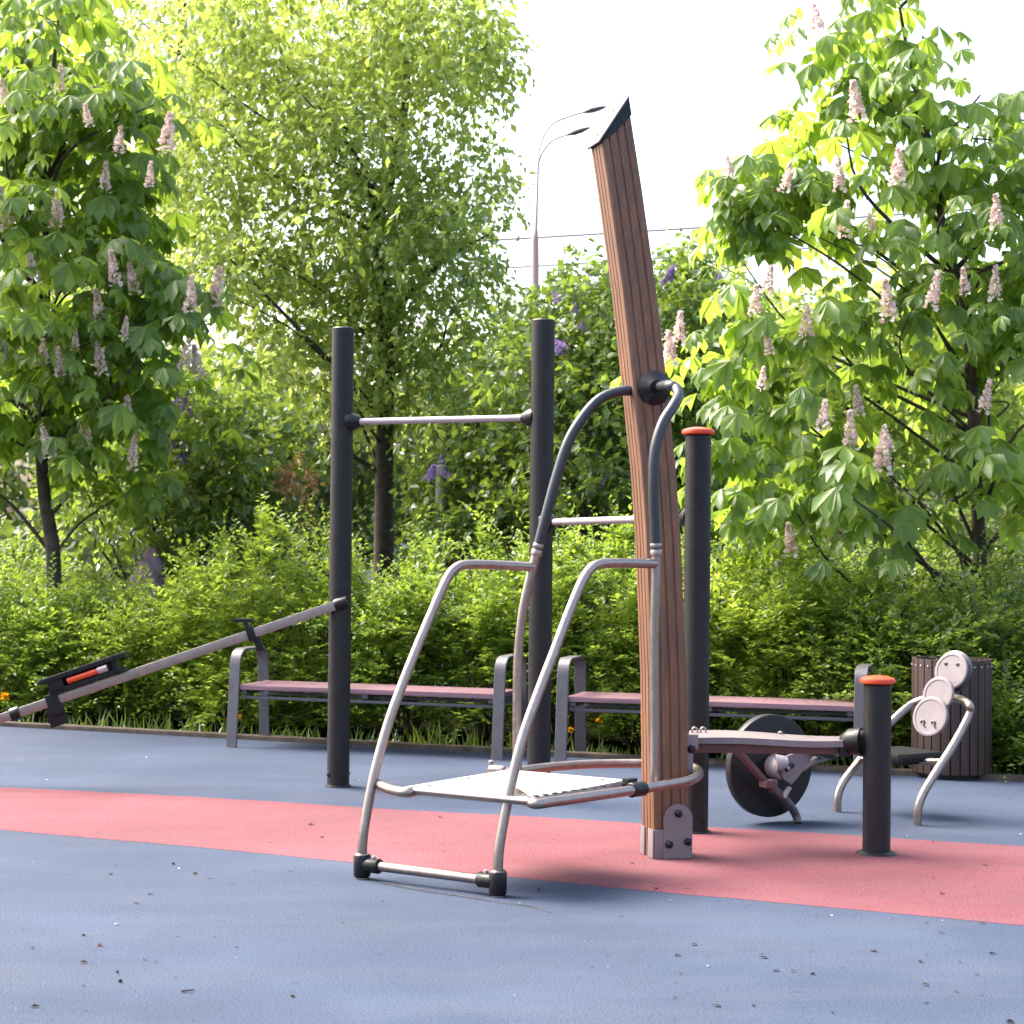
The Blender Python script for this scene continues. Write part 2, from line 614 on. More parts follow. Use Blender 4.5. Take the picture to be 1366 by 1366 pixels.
B().tube([sc_ + rup * 0.078 - rd * sl * 0.35 - Vector((0, .058, 0)), sc_ + rup * 0.078 + rd * sl * 0.45 - Vector((0, .058, 0))], 0.016, 14).make('orange_handle', M['orange'], car)
B().tube([sc_ + rup * 0.078 - rd * sl * 0.6 - Vector((0, .058, 0)), sc_ + rup * 0.078 - rd * sl * 0.35 - Vector((0, .058, 0))], 0.02, 14).make('handle_end', M['galv'], car)
c2 = on_rail(20)
B().lathe(c2, rd, [(0.036, -0.025), (0.038, -0.02), (0.038, 0.02), (0.036, 0.025)], 20).make('end_collar', M['black'], rl)

# ------------------------------------------------------------------ dip and step station round a timber column
CB = G(888, 1144)
CB.z = 0
CB.y += 0.05
ALPHA = R(15)
e1 = Vector((math.cos(ALPHA), math.sin(ALPHA), 0))
e2 = Vector((math.sin(ALPHA), -math.cos(ALPHA), 0))
W = 0.083


def col_c(h):
    """centre of the curved column at height h"""
    y = CB.y + 0.34 * (max(h, 0) / 3.2) ** 1.5
    hs = [(-.1, 888.3), (0.0, 888), (0.82, 884.5), (1.58, 875), (2.46, 847.5), (3.0, 826), (3.3, 813), (3.6, 800)]
    for (a, pa), (b_, pb) in zip(hs, hs[1:]):
        if a <= h <= b_:
            t = (h - a) / (b_ - a)
            px = pa + (pb - pa) * t
            break
    py = HOR - (h - EYE) * F_PX / y + ROLL * (px - CX)
    return Vector((P(px, py, y).x, y, h))


dip = thing('dip_and_step_station', CB, 'tall leaning brown timber column with steel dip rails and a white step platform', 'exercise machine')
prof = []
for sidx in range(4):
    a = sidx * math.pi / 2
    ca, sa = math.cos(a), math.sin(a)
    pl = []
    cr = 0.013
    edges = [-W + cr]
    for g in (-0.5, 0.0, 0.5):
        x = g * W
        edges += [x - 0.0055, x - 0.0025, x + 0.0025, x + 0.0055]
    edges += [W - cr]
    for i, x in enumerate(edges):
        dpt = 0.006 if (i - 1) % 4 in (1, 2) and 0 < i < len(edges) - 1 else 0.0
        pl.append((x, -W + dpt))
    pl.append((W - cr * .3, -W + cr * .3))
    prof += [(x * ca - y * sa, x * sa + y * ca) for x, y in pl]
# local x -> e1, local y -> -e2 (front is local -y)
hts = [0.0, .25, .5, .8, 1.1, 1.4, 1.7, 2.0, 2.25, 2.5, 2.75, 3.0]
bm = bmesh.new()
rings = []
WT = P(809, 190, col_c(3.2).y - .08).z          # timber top at the corner edge


def top_h(x, slope):
    return WT + (x + W) * slope


for h in hts:
    c = col_c(h)
    rings.append([bm.verts.new(c + e1 * x - e2 * y) for x, y in prof])
ct = col_c(3.2)
rings.append([bm.verts.new(col_c(min(3.55, top_h(x, 0.75 + 0.1 * x / W))) + e1 * x - e2 * y) for x, y in prof])
n = len(prof)
for a, b_ in zip(rings, rings[1:]):
    for k in range(n):
        bm.faces.new((a[k], a[(k + 1) % n], b_[(k + 1) % n], b_[k]))
bm.faces.new(rings[0][::-1])
bm.faces.new(rings[-1])
bb = B()
bb.bm.free()
bb.bm = bm
column = bb.make('timber_column', M['timber'], dip, angle=20)
# wedge and cap plate
wd = B()
SL = 1.28
wq = W + 0.002
poly = []
for x in (-wq, -wq / 2, 0, wq / 2, wq):
    h = top_h(x, 0.75 + 0.1 * x / W) - 0.006
    poly.append(col_c(h) + e1 * x - e2 * (-wq))
polyt = [col_c(min(3.58, top_h(x, SL))) + e1 * x - e2 * (-wq) for x in (wq, -wq)]
wd.prism(poly + [polyt[0]], -e2 * (2 * wq))
wedge = wd.make('wedge_collar', M['black'], column)
cp = B()
pa = col_c(top_h(-W - .004, SL)) + e1 * (-W - .006)
pb = col_c(min(3.58, top_h(W + .004, SL))) + e1 * (W + 0.004)
ud = (pb - pa).normalized()
nn = e2.cross(ud).normalized()
if nn.x > 0:
    nn = -nn
cp.box((pa + pb) / 2 + nn * 0.005, (ud, e2, nn), ((pb - pa).length / 2 + .004, W + 0.006, 0.004), 0.0015)
capo = cp.make('cap_plate', M['cap'], column)
for t, s in ((0.25, 0.5), (.25, -.5), (.8, 0.5), (.8, -.5)):
    B().lathe(pa.lerp(pb, t) + e2 * W * s + nn * 0.009, nn, [(0.007, 0), (0.005, 0.003)], 10).make('screw', M['grip'], capo)
# bottom plates and bolts
fc = col_c(0.1)
fp = B()
pw = 0.066
pts = [(-pw, 0.0), (pw, 0.0)] + [(pw * math.cos(t), 0.17 + pw * math.sin(t)) for t in np.linspace(0, math.pi, 14)]
fo = col_c(0.1) + e2 * (W + 0.0035) + e1 * 0.026
fo.z = 0.002
fp.prism([fo + e1 * x + UPZ * z for x, z in pts], e2 * 0.006)
plate = fp.make('foot_plate', M['pinkpaint'], column)
for x, z in ((0.0, 0.195), (-0.042, 0.062), (0.045, 0.072)):
    B().lathe(fo + e1 * x + UPZ * z + e2 * 0.006, e2, [(0.018, 0), (0.017, 0.012), (0.010, 0.02), (0.004, 0.022)], 6).make('bolt', M['black'], plate)
lp = B()
for x in (-W - 0.004, -W + 0.0):
    pass
lp.box(col_c(.06) - e1 * (W + .003) + e2 * 0.052 + UPZ * 0.005, (e1, e2, UPZ), (0.003, 0.034, 0.062), 0.001)
lp.box(col_c(.06) + e2 * (W + .003) - e1 * 0.06 + UPZ * 0.005, (e1, e2, UPZ), (0.022, 0.003, 0.062), 0.001)
lp.box(col_c(.06) - e1 * (W + .003) - e2 * 0.055 + UPZ * 0.005, (e1, e2, UPZ), (0.003, 0.026, 0.062), 0.001)
lp.make('corner_plate', M['pinkpaint'], column)

TR = 0.0205
FN = G(664, 1196)
FF = G(483, 1172)
FN.z = FF.z = 0
HT = 0.37
UN = G(873, 1044, HT)
UF = G(690, 1029, HT)
UNg, UFg = Vector((UN.x, UN.y, 0)), Vector((UF.x, UF.y, 0))
# uprights
JN = P(875, 752, UN.y)
JF = P(712, 756, UF.y)
up_n = [UN - UPZ * .01, P(873, 960, UN.y), P(873, 850, UN.y), P(875, 770, UN.y), P(875, 734, UN.y)]
up_f = [UF - UPZ * .01, P(690, 950, UF.y), P(691, 880, UF.y), P(698, 812, UF.y), P(711, 756, UF.y), P(717, 732, UF.y)]
B().tube(catmull(up_n), TR).make('upright', M['steel'], dip)
B().tube(catmull(up_f), TR).make('upright', M['steel'], dip)
cf = col_c(P(872, 518, 8.75).z) + e2 * W
cfh = P(872, 518, cf.y)
gn = [P(875, 733, UN.y), P(873, 690, UN.y), P(872, 640, UN.y), P(874, 600, UN.y + .01), P(884, 565, UN.y + .04), (P(898, 542, UN.y + .09)), P(905, 528, UN.y + .15), P(902, 518, UN.y + .2), P(892, 514, UN.y + .24), P(880, 516, cf.y - .03), P(874, 518, cf.y)]
cb = col_c(P(840, 521, 8.9).z)
gf = [P(717, 733, UF.y), P(728, 690, UF.y), P(742, 638, UF.y + .01), P(757, 592, UF.y + .03), P(775, 560, UF.y + .06), P(798, 534, UF.y + .1), P(822, 523, UF.y + .14), P(842, 521, UF.y + .17), P(858, 525, cb.y + .1)]
for g_, nm in ((gn, 'n'), (gf, 'f')):
    g_ = catmull(g_)
    go = B().tube(g_, 0.0235, 16).make('grip_tube', M['grip'], dip)
    d0 = (g_[1] - g_[0]).normalized()
    B().lathe(g_[0], d0, [(0.0235, -0.03), (0.0255, -0.026), (0.0255, -0.004), (0.0225, 0.0), (0.0225, 0.006), (0.0255, 0.01), (0.0255, 0.022), (0.022, 0.028)], 18).make('ferrule', M['steel'], go)
B().lathe(cf + (cfh - cf) * 1.0 - e2 * 0.004, e2, [(0.078, 0), (0.078, 0.012), (0.055, 0.03), (0.034, 0.05)], 26).make('flange_disc', M['black'], dip)
B().lathe(col_c(cfh.z) - e2 * (W - .004) , -e2, [(0.078, 0), (0.078, 0.012), (0.055, 0.03), (0.034, 0.05)], 26).make('flange_disc', M['black'], dip)
# side rails
rn = [JN, PL(830, 751, FN, UNg), PL(803, 752, FN, UNg), PL(789, 758, FN, UNg), PL(777, 775, FN, UNg), PL(760, 815, FN, UNg), PL(740, 868, FN, UNg), PL(718, 925, FN, UNg), PL(697, 985, FN, UNg), PL(681, 1050, FN, UNg), PL(670, 1105, FN, UNg), PL(665, 1140, FN, UNg), PL(664, 1172, FN, UNg)]
rf = [JF, PL(670, 754, FF, UFg), PL(624, 753, FF, UFg), PL(608, 758, FF, UFg), PL(596, 773, FF, UFg), PL(575, 820, FF, UFg), PL(556, 865, FF, UFg), PL(536, 915, FF, UFg), PL(517, 968, FF, UFg), PL(500, 1030, FF, UFg), PL(489, 1085, FF, UFg), PL(484, 1120, FF, UFg), PL(483, 1148, FF, UFg)]
B().tube(catmull(rn), TR, 16).make('side_rail', M['steel'], dip)
B().tube(catmull(rf), TR, 16).make('side_rail', M['steel'], dip)
# feet and low cross bar
cd = (FN - FF).normalized()
hb_ = 0.058
xb = B().tube([FF + UPZ * hb_ + cd * .05, FN + UPZ * hb_ - cd * .05], 0.0195, 16).make('foot_bar', M['steel'], dip)
for p, s in ((FF, 1), (FN, -1)):
    b = B()
    b.lathe(p + UPZ * 0.006, UPZ, [(0.030, 0), (0.035, 0.008), (0.036, 0.085), (0.033, 0.092), (0.024, 0.094)], 10)
    b.lathe(p + UPZ * hb_, cd * s, [(0.03, 0.02), (0.031, 0.085), (0.028, 0.09), (0.0205, 0.092)], 14)
    f_ = b.make('foot_joint', M['black'], dip, angle=45)
    B().lathe(p, UPZ, [(0.022, 0.0), (0.022, 0.012)], 14).make('foot_pin', M['galv'], f_)
    B().lathe(p + UPZ * .095, UPZ, [(0.033, 0), (0.030, 0.006), (0.0215, 0.010)], 18).make('ring', M['steel'], f_)
    B().lathe(p + UPZ * (hb_ + .034) + cd * s * 0.058, UPZ, [(0.009, -.008), (0.009, 0.004), (0.004, 0.007)], 10).make('screw', M['galv'], f_)
# platform
D1, D2, D3, D4 = G(541, 1055, HT), G(655, 1033, HT), G(838, 1046, HT), G(708, 1071, HT)
plat_t = B()
nl = [PL(688, 1058, FN, UNg), G(698, 1064, HT), G(712, 1072, HT), G(740, 1069, HT), G(790, 1062, HT), G(860, 1052, HT)]
lp_ = [G(858, 1052, HT), G(895, 1046, HT), G(920, 1041, HT), G(932, 1034, HT), G(929, 1026, HT), G(915, 1021.5, HT), G(897, 1019, HT)]
plat_t.tube(catmull(nl), TR, 14)
plat_t.make('platform_tube', M['steel'], dip)
plat_t = B()
fl = [PL(503, 1045, FF, UFg), G(520, 1053, HT), G(541, 1057, HT), G(556, 1055, HT)]
plat_t.tube(catmull(fl), TR, 14)
plat_t.make('platform_tube', M['steel'], dip)
B().tube(catmull(lp_), TR, 14).make('hoop_tube', M['steel'], dip)
bk = [G(652, 1031, HT), G(690, 1029, HT), G(725, 1024, HT), G(775, 1020, HT), G(820, 1018.5, HT), G(862, 1018.5, HT)]
B().tube(catmull(bk), TR, 14).make('hoop_tube', M['steel'], dip)
b = B()
cdir = (lp_[0] - nl[-2]).normalized()
b.lathe(G(850, 1053, HT), cdir, [(0.026, -0.045), (0.030, -0.04), (0.030, 0.04), (0.026, 0.045)], 18)
b.box(G(840, 1049, HT) + UPZ * .012, (cdir, cdir.cross(UPZ), UPZ), (0.03, 0.018, 0.022), .004)
b.make('hinge_sleeve', M['black'], dip)
b = B()
b.lathe(G(662, 1030, HT), (D3 - D2).normalized(), [(0.028, -0.03), (0.031, -0.02), (0.031, 0.03), (0.026, 0.04)], 16)
b.lathe(G(655, 1029, HT), UPZ, [(0.012, 0), (0.012, 0.045), (0.005, 0.05)], 10)
b.make('hinge_sleeve', M['pinkpaint'], dip)
# perforated deck sheet: row of holes along the near edge
dk = B()
bm = dk.bm
zt = HT + 0.018
ux = (D3 - D4).normalized()
uy = (D1 - D4).normalized()
lx, ly = (D3 - D4).length, (D1 - D4).length
o0 = D4.copy()
o0.z = zt
NH = 10
cw = lx / NH
hy0, hy1 = 0.055, 0.055 + cw
hr = 0.0125


def vq(x, y, dz=0):
    return bm.verts.new(o0 + ux * x + uy * y + UPZ * dz)


def quad(a, b_, c, d):
    bm.faces.new([vq(*a), vq(*b_), vq(*c), vq(*d)])


quad((0, 0), (lx, 0), (lx, hy0), (0, hy0))
quad((0, hy1), (lx, hy1), (lx, ly), (0, ly))
for i in range(NH):
    x0, cx, cy = i * cw, i * cw + cw / 2, (hy0 + hy1) / 2
    sq = [(x0, hy0), (cx, hy0), (x0 + cw, hy0), (x0 + cw, cy), (x0 + cw, hy1), (cx, hy1), (x0, hy1), (x0, cy)]
    ci = [(cx + hr * math.cos(t), cy + hr * math.sin(t)) for t in [(-.75 + k * .25) * math.pi for k in range(8)]]
    for k in range(8):
        quad(sq[k], sq[(k + 1) % 8], ci[(k + 1) % 8], ci[k])
        a, c = ci[k], ci[(k + 1) % 8]
        bm.faces.new([vq(*a), vq(*c), vq(*c, -0.02), vq(*a, -0.02)])
for a, c in (((0, 0), (lx, 0)), ((lx, 0), (lx, ly)), ((lx, ly), (0, ly)), ((0, ly), (0, 0))):
    bm.faces.new([vq(*a), vq(*c), vq(*c, -0.03), vq(*a, -0.03)])
bmesh.ops.remove_doubles(bm, verts=bm.verts, dist=0.0005)
deck = dk.make('platform_deck', M['deck'], dip, angle=25)
rim = B()
rim.tube([o0 - UPZ * .012 + uy * .0 - ux * .010, o0 + uy * ly - UPZ * .012 - ux * .010], 0.0125, 12)
rim.make('front_rim', M['steel'], deck)
for fx, fy in ((.08, .12), (.92, .88), (.08, .88), (.9, .14), (.5, .92)):
    B().lathe(o0 + ux * lx * fx + uy * ly * fy + UPZ * .0005, UPZ, [(0.010, 0), (0.0095, 0.003), (0.005, 0.005)], 10).make('rivet_or_hole_dot', M['steel'], deck)
for k in range(10):  # low black domes stand in for the shade inside the row of holes
    t = k / 9
    B().lathe(G(715 + 115 * t, 1062.5 - 17 * t, zt), UPZ, [(0.0135, 0), (0.0130, 0.0030), (0.009, 0.0048)], 14).make('rivet_or_hole_dot', M['black'], deck)
b = B()
b.box(o0 + ux * lx * .5 + uy * ly * .5 - UPZ * .028, (ux, uy, UPZ), (lx * .47, ly * .47, 0.006), 0.0)
b.make('platform_underside', M['dark'], deck)

# ------------------------------------------------------------------ bench board on the short post
P4 = G(1169, 1139)
H4 = P(1171, 912, P4.y).z
bd = thing('balance_board_bench', (P4.x, P4.y, 0), 'low pale pink board fixed to a short dark post with an orange cap', 'exercise bench')
po = flange(post(B(), P4, H4), P4).make('short_post', M['dark'], bd)
orange_cap(P4, H4, po)
bl = P(912, 985, CB.y + 0.16)
br = P(1142, 990, P4.y + 0.06)
hbd = 0.505
A1, A2 = G(919, 974, hbd), G(921, 984.5, hbd)
B1, B2 = G(1140, 981.5, hbd), G(1140, 987, hbd)
seg = []
fl_, bkk = [], []
for i in range(13):
    t = i / 12
    wv = 0.10 * math.sin(t * math.pi) * 0.25
    fl_.append(A2.lerp(B2, t) + Vector((0, -wv, 0.006 * math.sin(t * 6))))
    bkk.append(A1.lerp(B1, t) + Vector((0, -wv * .3, 0.006 * math.sin(t * 6))))
bm_ = B()
bm_.prism([tuple(p) for p in fl_] + [tuple(p) for p in bkk[::-1]], (0, 0, -0.028), 0.004)
bm_.make('board', M['pinkpaint'], bd)
fd = (B2 - A2).normalized()
b = B()
b.box((A2 + B2) / 2 + Vector((0, 0.06, -0.05)), (fd, fd.cross(UPZ), UPZ), ((B2 - A2).length / 2, 0.022, 0.020), 0.005)
b.make('frame_rail', M['redframe'], bd)
b = B()
b.lathe(P(1158, 989, P4.y - .0), (P(1139, 989, P4.y + .03) - P(1158, 989, P4.y)), [(0.062, 0.03), (0.058, 0.085), (0.04, 0.11), (0.028, 0.125)], 20)
b.box(P(1126, 1003, P4.y + .03), (fd, fd.cross(UPZ), UPZ), (0.02, 0.02, 0.022), 0.004)
b.make('post_fitting', M['black'], bd)
b = B()
b.lathe(P(1148, 980, P4.y + .02), UPZ, [(0.02, 0), (0.02, 0.012), (0.01, 0.02)], 14)
b.make('fitting_cap', M['pinkpaint'], bd)
b = B()
bx = col_c(.5) + e1 * (W + 0.012)
bx.z = 0.47
b.box(bx + e1 * .012 + e2 * 0.045 + UPZ * 0.03, (e1, e2, UPZ), (0.034, 0.010, 0.032), 0.003)
b.box(bx + e1 * .004 + e2 * 0.045 - UPZ * 0.05, (e1, e2, UPZ), (0.018, 0.010, 0.05), 0.003)
brk = b.make('column_bracket', M['pinkpaint'], bd)
for dx, dz in ((0.012, 0.0), (-0.03, -0.066)):
    B().lathe(bx + e1 * dx + e2 * 0.055 + UPZ * dz, e2, [(0.019, 0), (0.018, 0.012), (0.01, 0.02)], 6).make('bolt', M['black'], brk)
for k, (px, py) in enumerate(((927, 972), (938, 972))):
    q = G(px, 978, hbd)
    B().tube(catmull([q - fd * .012, q - fd * .011 + UPZ * .018, q + UPZ * .026, q + fd * .011 + UPZ * .018, q + fd * .012]), 0.004, 8).make('eye_bolt', M['steel'], bd)
B().lathe(G(1041, 979, hbd), UPZ, [(0.012, 0), (0.012, .008), (0.005, 0.013)], 12).make('bolt', M['pinkpaint'], bd)

# ------------------------------------------------------------------ recumbent pedal machine
wn = Vector((0.5, -0.866, 0))
ee = Vector((0.866, 0.5, 0))
wc = P(1026, 1021, 9.64)
ftg = G(1064, 1099)
rec = thing('recumbent_pedal_machine', (ftg.x, ftg.y, 0), 'seated pedal machine with a large dark flywheel and bent silver seat legs', 'exercise machine')
b = B()
b.lathe(wc - wn * 0.025, wn, [(0.235, 0.0), (0.25, 0.002), (0.253, 0.006), (0.253, 0.044), (0.25, 0.048), (0.235, 0.05), (0.0, 0.0505)], 72)
fw = b.make('flywheel', M['dark'], rec)
B().lathe(wc + wn * 0.0275, wn, [(0.030, 0), (0.055, 0.002), (0.06, 0.012), (0.06, 0.085), (0.056, 0.092), (0.0, 0.096)], 32).make('hub', M['galv'], fw)
b = B()
pc0 = wc + wn * 0.11


def PW(px, py, off):
    """point on the plane parallel to the flywheel, off metres in front of it"""
    d = ray(px, py)
    q = wc + wn * off
    return CAM + d * ((q - CAM).dot(wn) / d.dot(wn))


pp = [(1042, 1026), (1045, 1015), (1052, 1008), (1075, 1000), (1083, 998), (1087, 1003), (1081, 1015), (1070, 1030), (1062, 1040), (1056, 1047), (1046, 1040)]
b.prism([PW(x, y, 0.145) for x, y in pp], -wn * 0.02, 0.002)
crank = b.make('crank_plate', M['pinkpaint'], rec)
b = B()
sl_ = [PW(1048, 1027, .149), PW(1058, 1020, .149)]
b.tube(sl_, 0.0125, 12)
b.make('slot', M['black'], crank)
B().lathe(PW(1051.5, 1025, .158), wn, [(0.008, 0), (0.008, 0.006), (0.004, .009)], 10).make('bolt', M['galv'], crank)
B().tube([PW(1034, 1018, .11), PW(1050, 1018, .135)], 0.046, 20, 0.03).make('hub_cone', M['galv'], crank)
b = B()
b.box(PW(1094, 1005, 0.17), (PW(1110, 1011, .17) - PW(1080, 1000, .17), wn, UPZ), (0.052, 0.05, 0.017), 0.006)
b.box(PW(1104, 1008, 0.10), (PW(1110, 1011, .17) - PW(1080, 1000, .17), wn, UPZ), (0.03, 0.04, 0.012), 0.006)
b.make('pedal', M['black'], rec)
bar_pts = [PW(958, 997, .12), PW(976, 997, .12), PW(984, 1002, .12), PW(1000, 1020, .12), PW(1018, 1040, .12), PW(1034, 1056, .11), PW(1048, 1067, .10)]
b = B()
b.flat(catmull(bar_pts, 5), wn, 0.045, 0.024)
b.make('frame_arm', M['redframe'], rec)
b = B()
b.tube(catmull([PW(1030, 1052, .11), PW(1045, 1064, .10), PW(1055, 1076, .09), PW(1062, 1088, .08), ftg]), 0.021, 14)
b.make('front_leg', M['grey'], rec)
b = B()
b.box(PW(1025, 1045, .13), (ee, wn, UPZ), (0.035, 0.03, 0.018), 0.004)
b.make('clamp_block', M['redframe'], rec)
B().tube([PW(1045, 1064, .12), PW(1053, 1050, .12)], 0.014, 10).make('strut', M['galv'], rec)
b = B()
b.tube(catmull([PW(1068, 1026, .10), PW(1080, 1017, .08), PW(1098, 1010, .05), PW(1123, 1002, 0.0), PW(1150, 996, -.05), PW(1178, 1004, -.10)]), 0.02, 14)
b.make('linking_tube', M['steel'], rec)
GN, GFa = G(1224, 1101), G(1117, 1083)
n_pts = [GN, PL(1225, 1078, GN, GN + ee), PL(1232, 1058, GN, GN + ee), PL(1250, 1028, GN, GN + ee), PL(1270, 997, GN, GN + ee), PL(1286, 968, GN, GN + ee), PL(1294, 950, GN, GN + ee), PL(1293, 941, GN, GN + ee)]
zz = n_pts[-1].y
n_pts += [P(1284, 934, zz + .10), P(1272, 931, zz + .22), P(1256, 930, zz + .32)]
f_pts = [GFa, PL(1118, 1062, GFa, GFa + ee), PL(1126, 1042, GFa, GFa + ee), PL(1145, 1017, GFa, GFa + ee), PL(1165, 990, GFa, GFa + ee), PL(1185, 967, GFa, GFa + ee), PL(1205, 948, GFa, GFa + ee), PL(1217, 939, GFa, GFa + ee)]
zz2 = f_pts[-1].y
f_pts += [P(1232, 933, zz2 - .03), P(1246, 930, zz2 - .08)]
B().tube(catmull(n_pts), 0.021, 14).make('seat_leg', M['steel'], rec)
B().tube(catmull(f_pts), 0.021, 14).make('seat_leg', M['steel'], rec)
sm = P(1200, 1006, 9.95)
b = B()
b.box(sm, (ee, wn, UPZ), (0.15, 0.16, 0.022), 0.015)
b.box(sm - UPZ * .03, (ee, wn, UPZ), (0.10, 0.11, 0.012), 0.005)
b.make('seat', M['black'], rec)
B().tube([PL(1259, 1016, GN, GN + ee), P(1225, 1016, 9.9), P(1150, 1012, 10.1)], 0.017, 12).make('cross_tube', M['steel'], rec)
bn = Vector((-0.70, -0.66, 0.24)).normalized()
brd = None
backs = [(1244, 957, 0.102, 0.0), (1257, 928, 0.090, 0.016), (1272, 896, 0.097, 0.0)]
for i, (px, py, r, o) in enumerate(backs):
    c = P(px, py, 9.84 + (957 - py) * 0.0011) + bn * (o + 0.02)
    pad = B().lathe(c - bn * 0.012, bn, [(r - .006, 0), (r, 0.004), (r, 0.016), (r - .004, 0.020), (r - 0.016, 0.021), (r - 0.019, 0.018), (0.0, 0.0175)], 40).make('back_pad', M['pinkpaint'], rec)
    sd = bn.cross(UPZ).normalized()
    if sd.x < 0:
        sd = -sd
    vd = sd.cross(bn).normalized()
    if vd.z < 0:
        vd = -vd
    if i == 0:
        for s in (-1, 1):
            q = c + bn * 0.0065 + sd * s * 0.032 - vd * 0.045
            B().tube(catmull([q - sd * .016 + vd * .01, q - sd * .008 + vd * .022, q + sd * .006 + vd * .018, q + sd * .004, q + sd * .014 - vd * .01]), 0.0045, 8).make('slot', M['grip'], pad)
    if i == 2:
        B().lathe(c - bn * 0.03, bn, [(r + .008, 0), (r + .012, 0.004), (r + .012, 0.014), (r + 0.006, 0.018)], 40).make('backing_disc', M['grip'], pad)
        for s in (-1, 1):
            B().lathe(c + bn * .006 + sd * s * 0.035 + vd * 0.035, bn, [(0.009, 0), (0.009, .004), (0.004, 0.006)], 10).make('screw', M['grip'], pad)
    b_ = c
B().tube([P(1246, 960, 9.95), P(1274, 893, 10.02)], 0.02, 12).make('back_spine', M['grip'], rec)

# ------------------------------------------------------------------ benches
FLb, FRb = G(305, 996), G(660, 1013)
bd_ = FRb - FLb
BL = bd_.length + 0.06
rzb = math.atan2(bd_.y, bd_.x)
ben = thing('park_bench', FLb, 'backless plum-topped bench with grey hoop armrests, standing left of the middle dark post', 'bench', 'benches along the hedge')
ben.rotation_euler = (0, 0, 0)
ben.location = (0, 0, 0)
X = Vector((1, 0, 0))
for x in (0.035, BL - 0.035):
    pts = fillet([(x, -0.03, 0), (x, 0.02, 0.635), (x, 0.43, 0.635), (x, 0.475, 0)], 0.10, 8)
    B().flat(pts, X, 0.075, 0.016, 0.003).make('arm_frame', M['grey'], ben)
for i in range(4):
    y = 0.055 + i * 0.112
    b = B()
    b.box((BL / 2, y, 0.392), (X, (0, 1, 0), UPZ), (BL / 2 - 0.06, 0.052, 0.016), 0.006)
    b.make('seat_slat', M['seatwood'], ben)
for y in (0.05, 0.40):
    b = B()
    b.box((BL / 2, y, 0.325), (X, (0, 1, 0), UPZ), (BL / 2 - 0.074, 0.014, 0.010), 0.003)
    b.make('stretcher', M['grey'], ben)
for x in (0.095, BL / 2, BL - 0.095):
    b = B()
    b.box((x, 0.22, 0.36), (X, (0, 1, 0), UPZ), (0.02, 0.2, 0.014), 0.003)
    b.make('seat_bearer', M['grey'], ben)
B2_ = copy_tree(ben)
ben.location = FLb
ben.rotation_euler = (0, 0, rzb)
F2 = G(742, 1016.5)
F2b = G(1138, 1034)
B2_.location = F2
dd = F2b - F2
B2_.rotation_euler = (0, 0, math.atan2(dd.y, dd.x))
B2_['label'] = 'backless plum-topped bench with grey hoop armrests, behind the timber column and flywheel'

# ------------------------------------------------------------------ litter bin
bc = G(1279, 1041)
bc.y += 0.2
bn_ = thing('litter_bin', bc, 'round dark brown slatted litter bin standing behind the pedal machine', 'bin')
BR_, BH = 0.222, 0.69
for k in range(26):
    a = 2 * math.pi * k / 26
    d = Vector((math.cos(a), math.sin(a), 0))
    t = Vector((-d.y, d.x, 0))
    b = B()
    b.box(bc + d * BR_ + UPZ * (BH / 2 + 0.02), (t, d, UPZ), (0.0248, 0.011, BH / 2 - 0.01), 0.004)
    so = b.make('slat', M['binwood'], bn_)
    B().lathe(bc + d * (BR_ + 0.011) + UPZ * (BH - .03), d, [(0.006, 0), (0.006, 0.003), (0.003, 0.005)], 8).make('screw', M['galv'], so)
b = B()
b.lathe(bc + UPZ * .012, UPZ, [(BR_ - 0.02, 0), (BR_ - .015, BH - .06), (BR_ - .03, BH - .06), (BR_ - .04, 0.05), (0, 0.05)], 40)
b.make('liner', M['black'], bn_)
b = B()
b.lathe(bc, UPZ, [(BR_ - .03, 0.0), (BR_ - .03, 0.03)], 40)
b.make('base', M['dark'], bn_)

# ------------------------------------------------------------------ street lamp and wires
LZ = 38.0
lb = P(715, 700, LZ)
lb.z = 0
lamp = thing('street_lamp', lb, 'tall twin-arm street lamp with a slim pinkish pole rising behind the trees', 'street lamp')
wid = LZ / F_PX
p_up = P(714, 318, LZ)
p_jn = P(718, 218, LZ)
B().tube([lb, P(714, 345, LZ), p_up], [5.5 * wid, 4.9 * wid, 4.6 * wid], 16).make('pole', M['lamp'], lamp)
B().tube([p_up, P(715, 305, LZ), P(716, 280, LZ), p_jn], [4.6 * wid, 2.4 * wid, 1.8 * wid, 1.5 * wid], 12).make('upper_pole', M['lamp'], lamp)
for pts, dz in (([(718, 218), (720, 198), (727, 178), (738, 165), (752, 158), (770, 152), (786, 148)], .35), ([(718, 218), (724, 203), (734, 190), (747, 183), (764, 177.5)], -.35)):
    pr = [P(x, y, LZ + dz * i / (len(pts) - 1)) for i, (x, y) in enumerate(pts)]
    arm = B().tube(catmull(pr), [1.4 * wid] * (6 * 0 + len(catmull(pr))), 10).make('arm', M['lamp'], lamp)
    d = (pr[-1] - pr[-2]).normalized()
    b = B()
    b.tube([pr[-1] - d * .12, pr[-1] + d * .04, pr[-1] + d * .2, pr[-1] + d * .36], [0.022, .055, 0.05, .02], 12)
    b.make('lamp_head', M['wire'], arm)
b = B()
b.tube([P(745, 162, LZ + .2), P(750, 180, LZ - .2)], 0.35 * wid, 6)
b.make('tie_rod', M['lamp'], lamp)


def wire(name, a, bq, sag, label):
    pts = []
    for i in range(41):
        t = i / 40
        q = a.lerp(bq, t)
        q.z -= sag * 4 * t * (1 - t)
        pts.append(q)
    tag(B().tube(pts, 0.019, 6).make(name, M['wire']), label, 'wire')


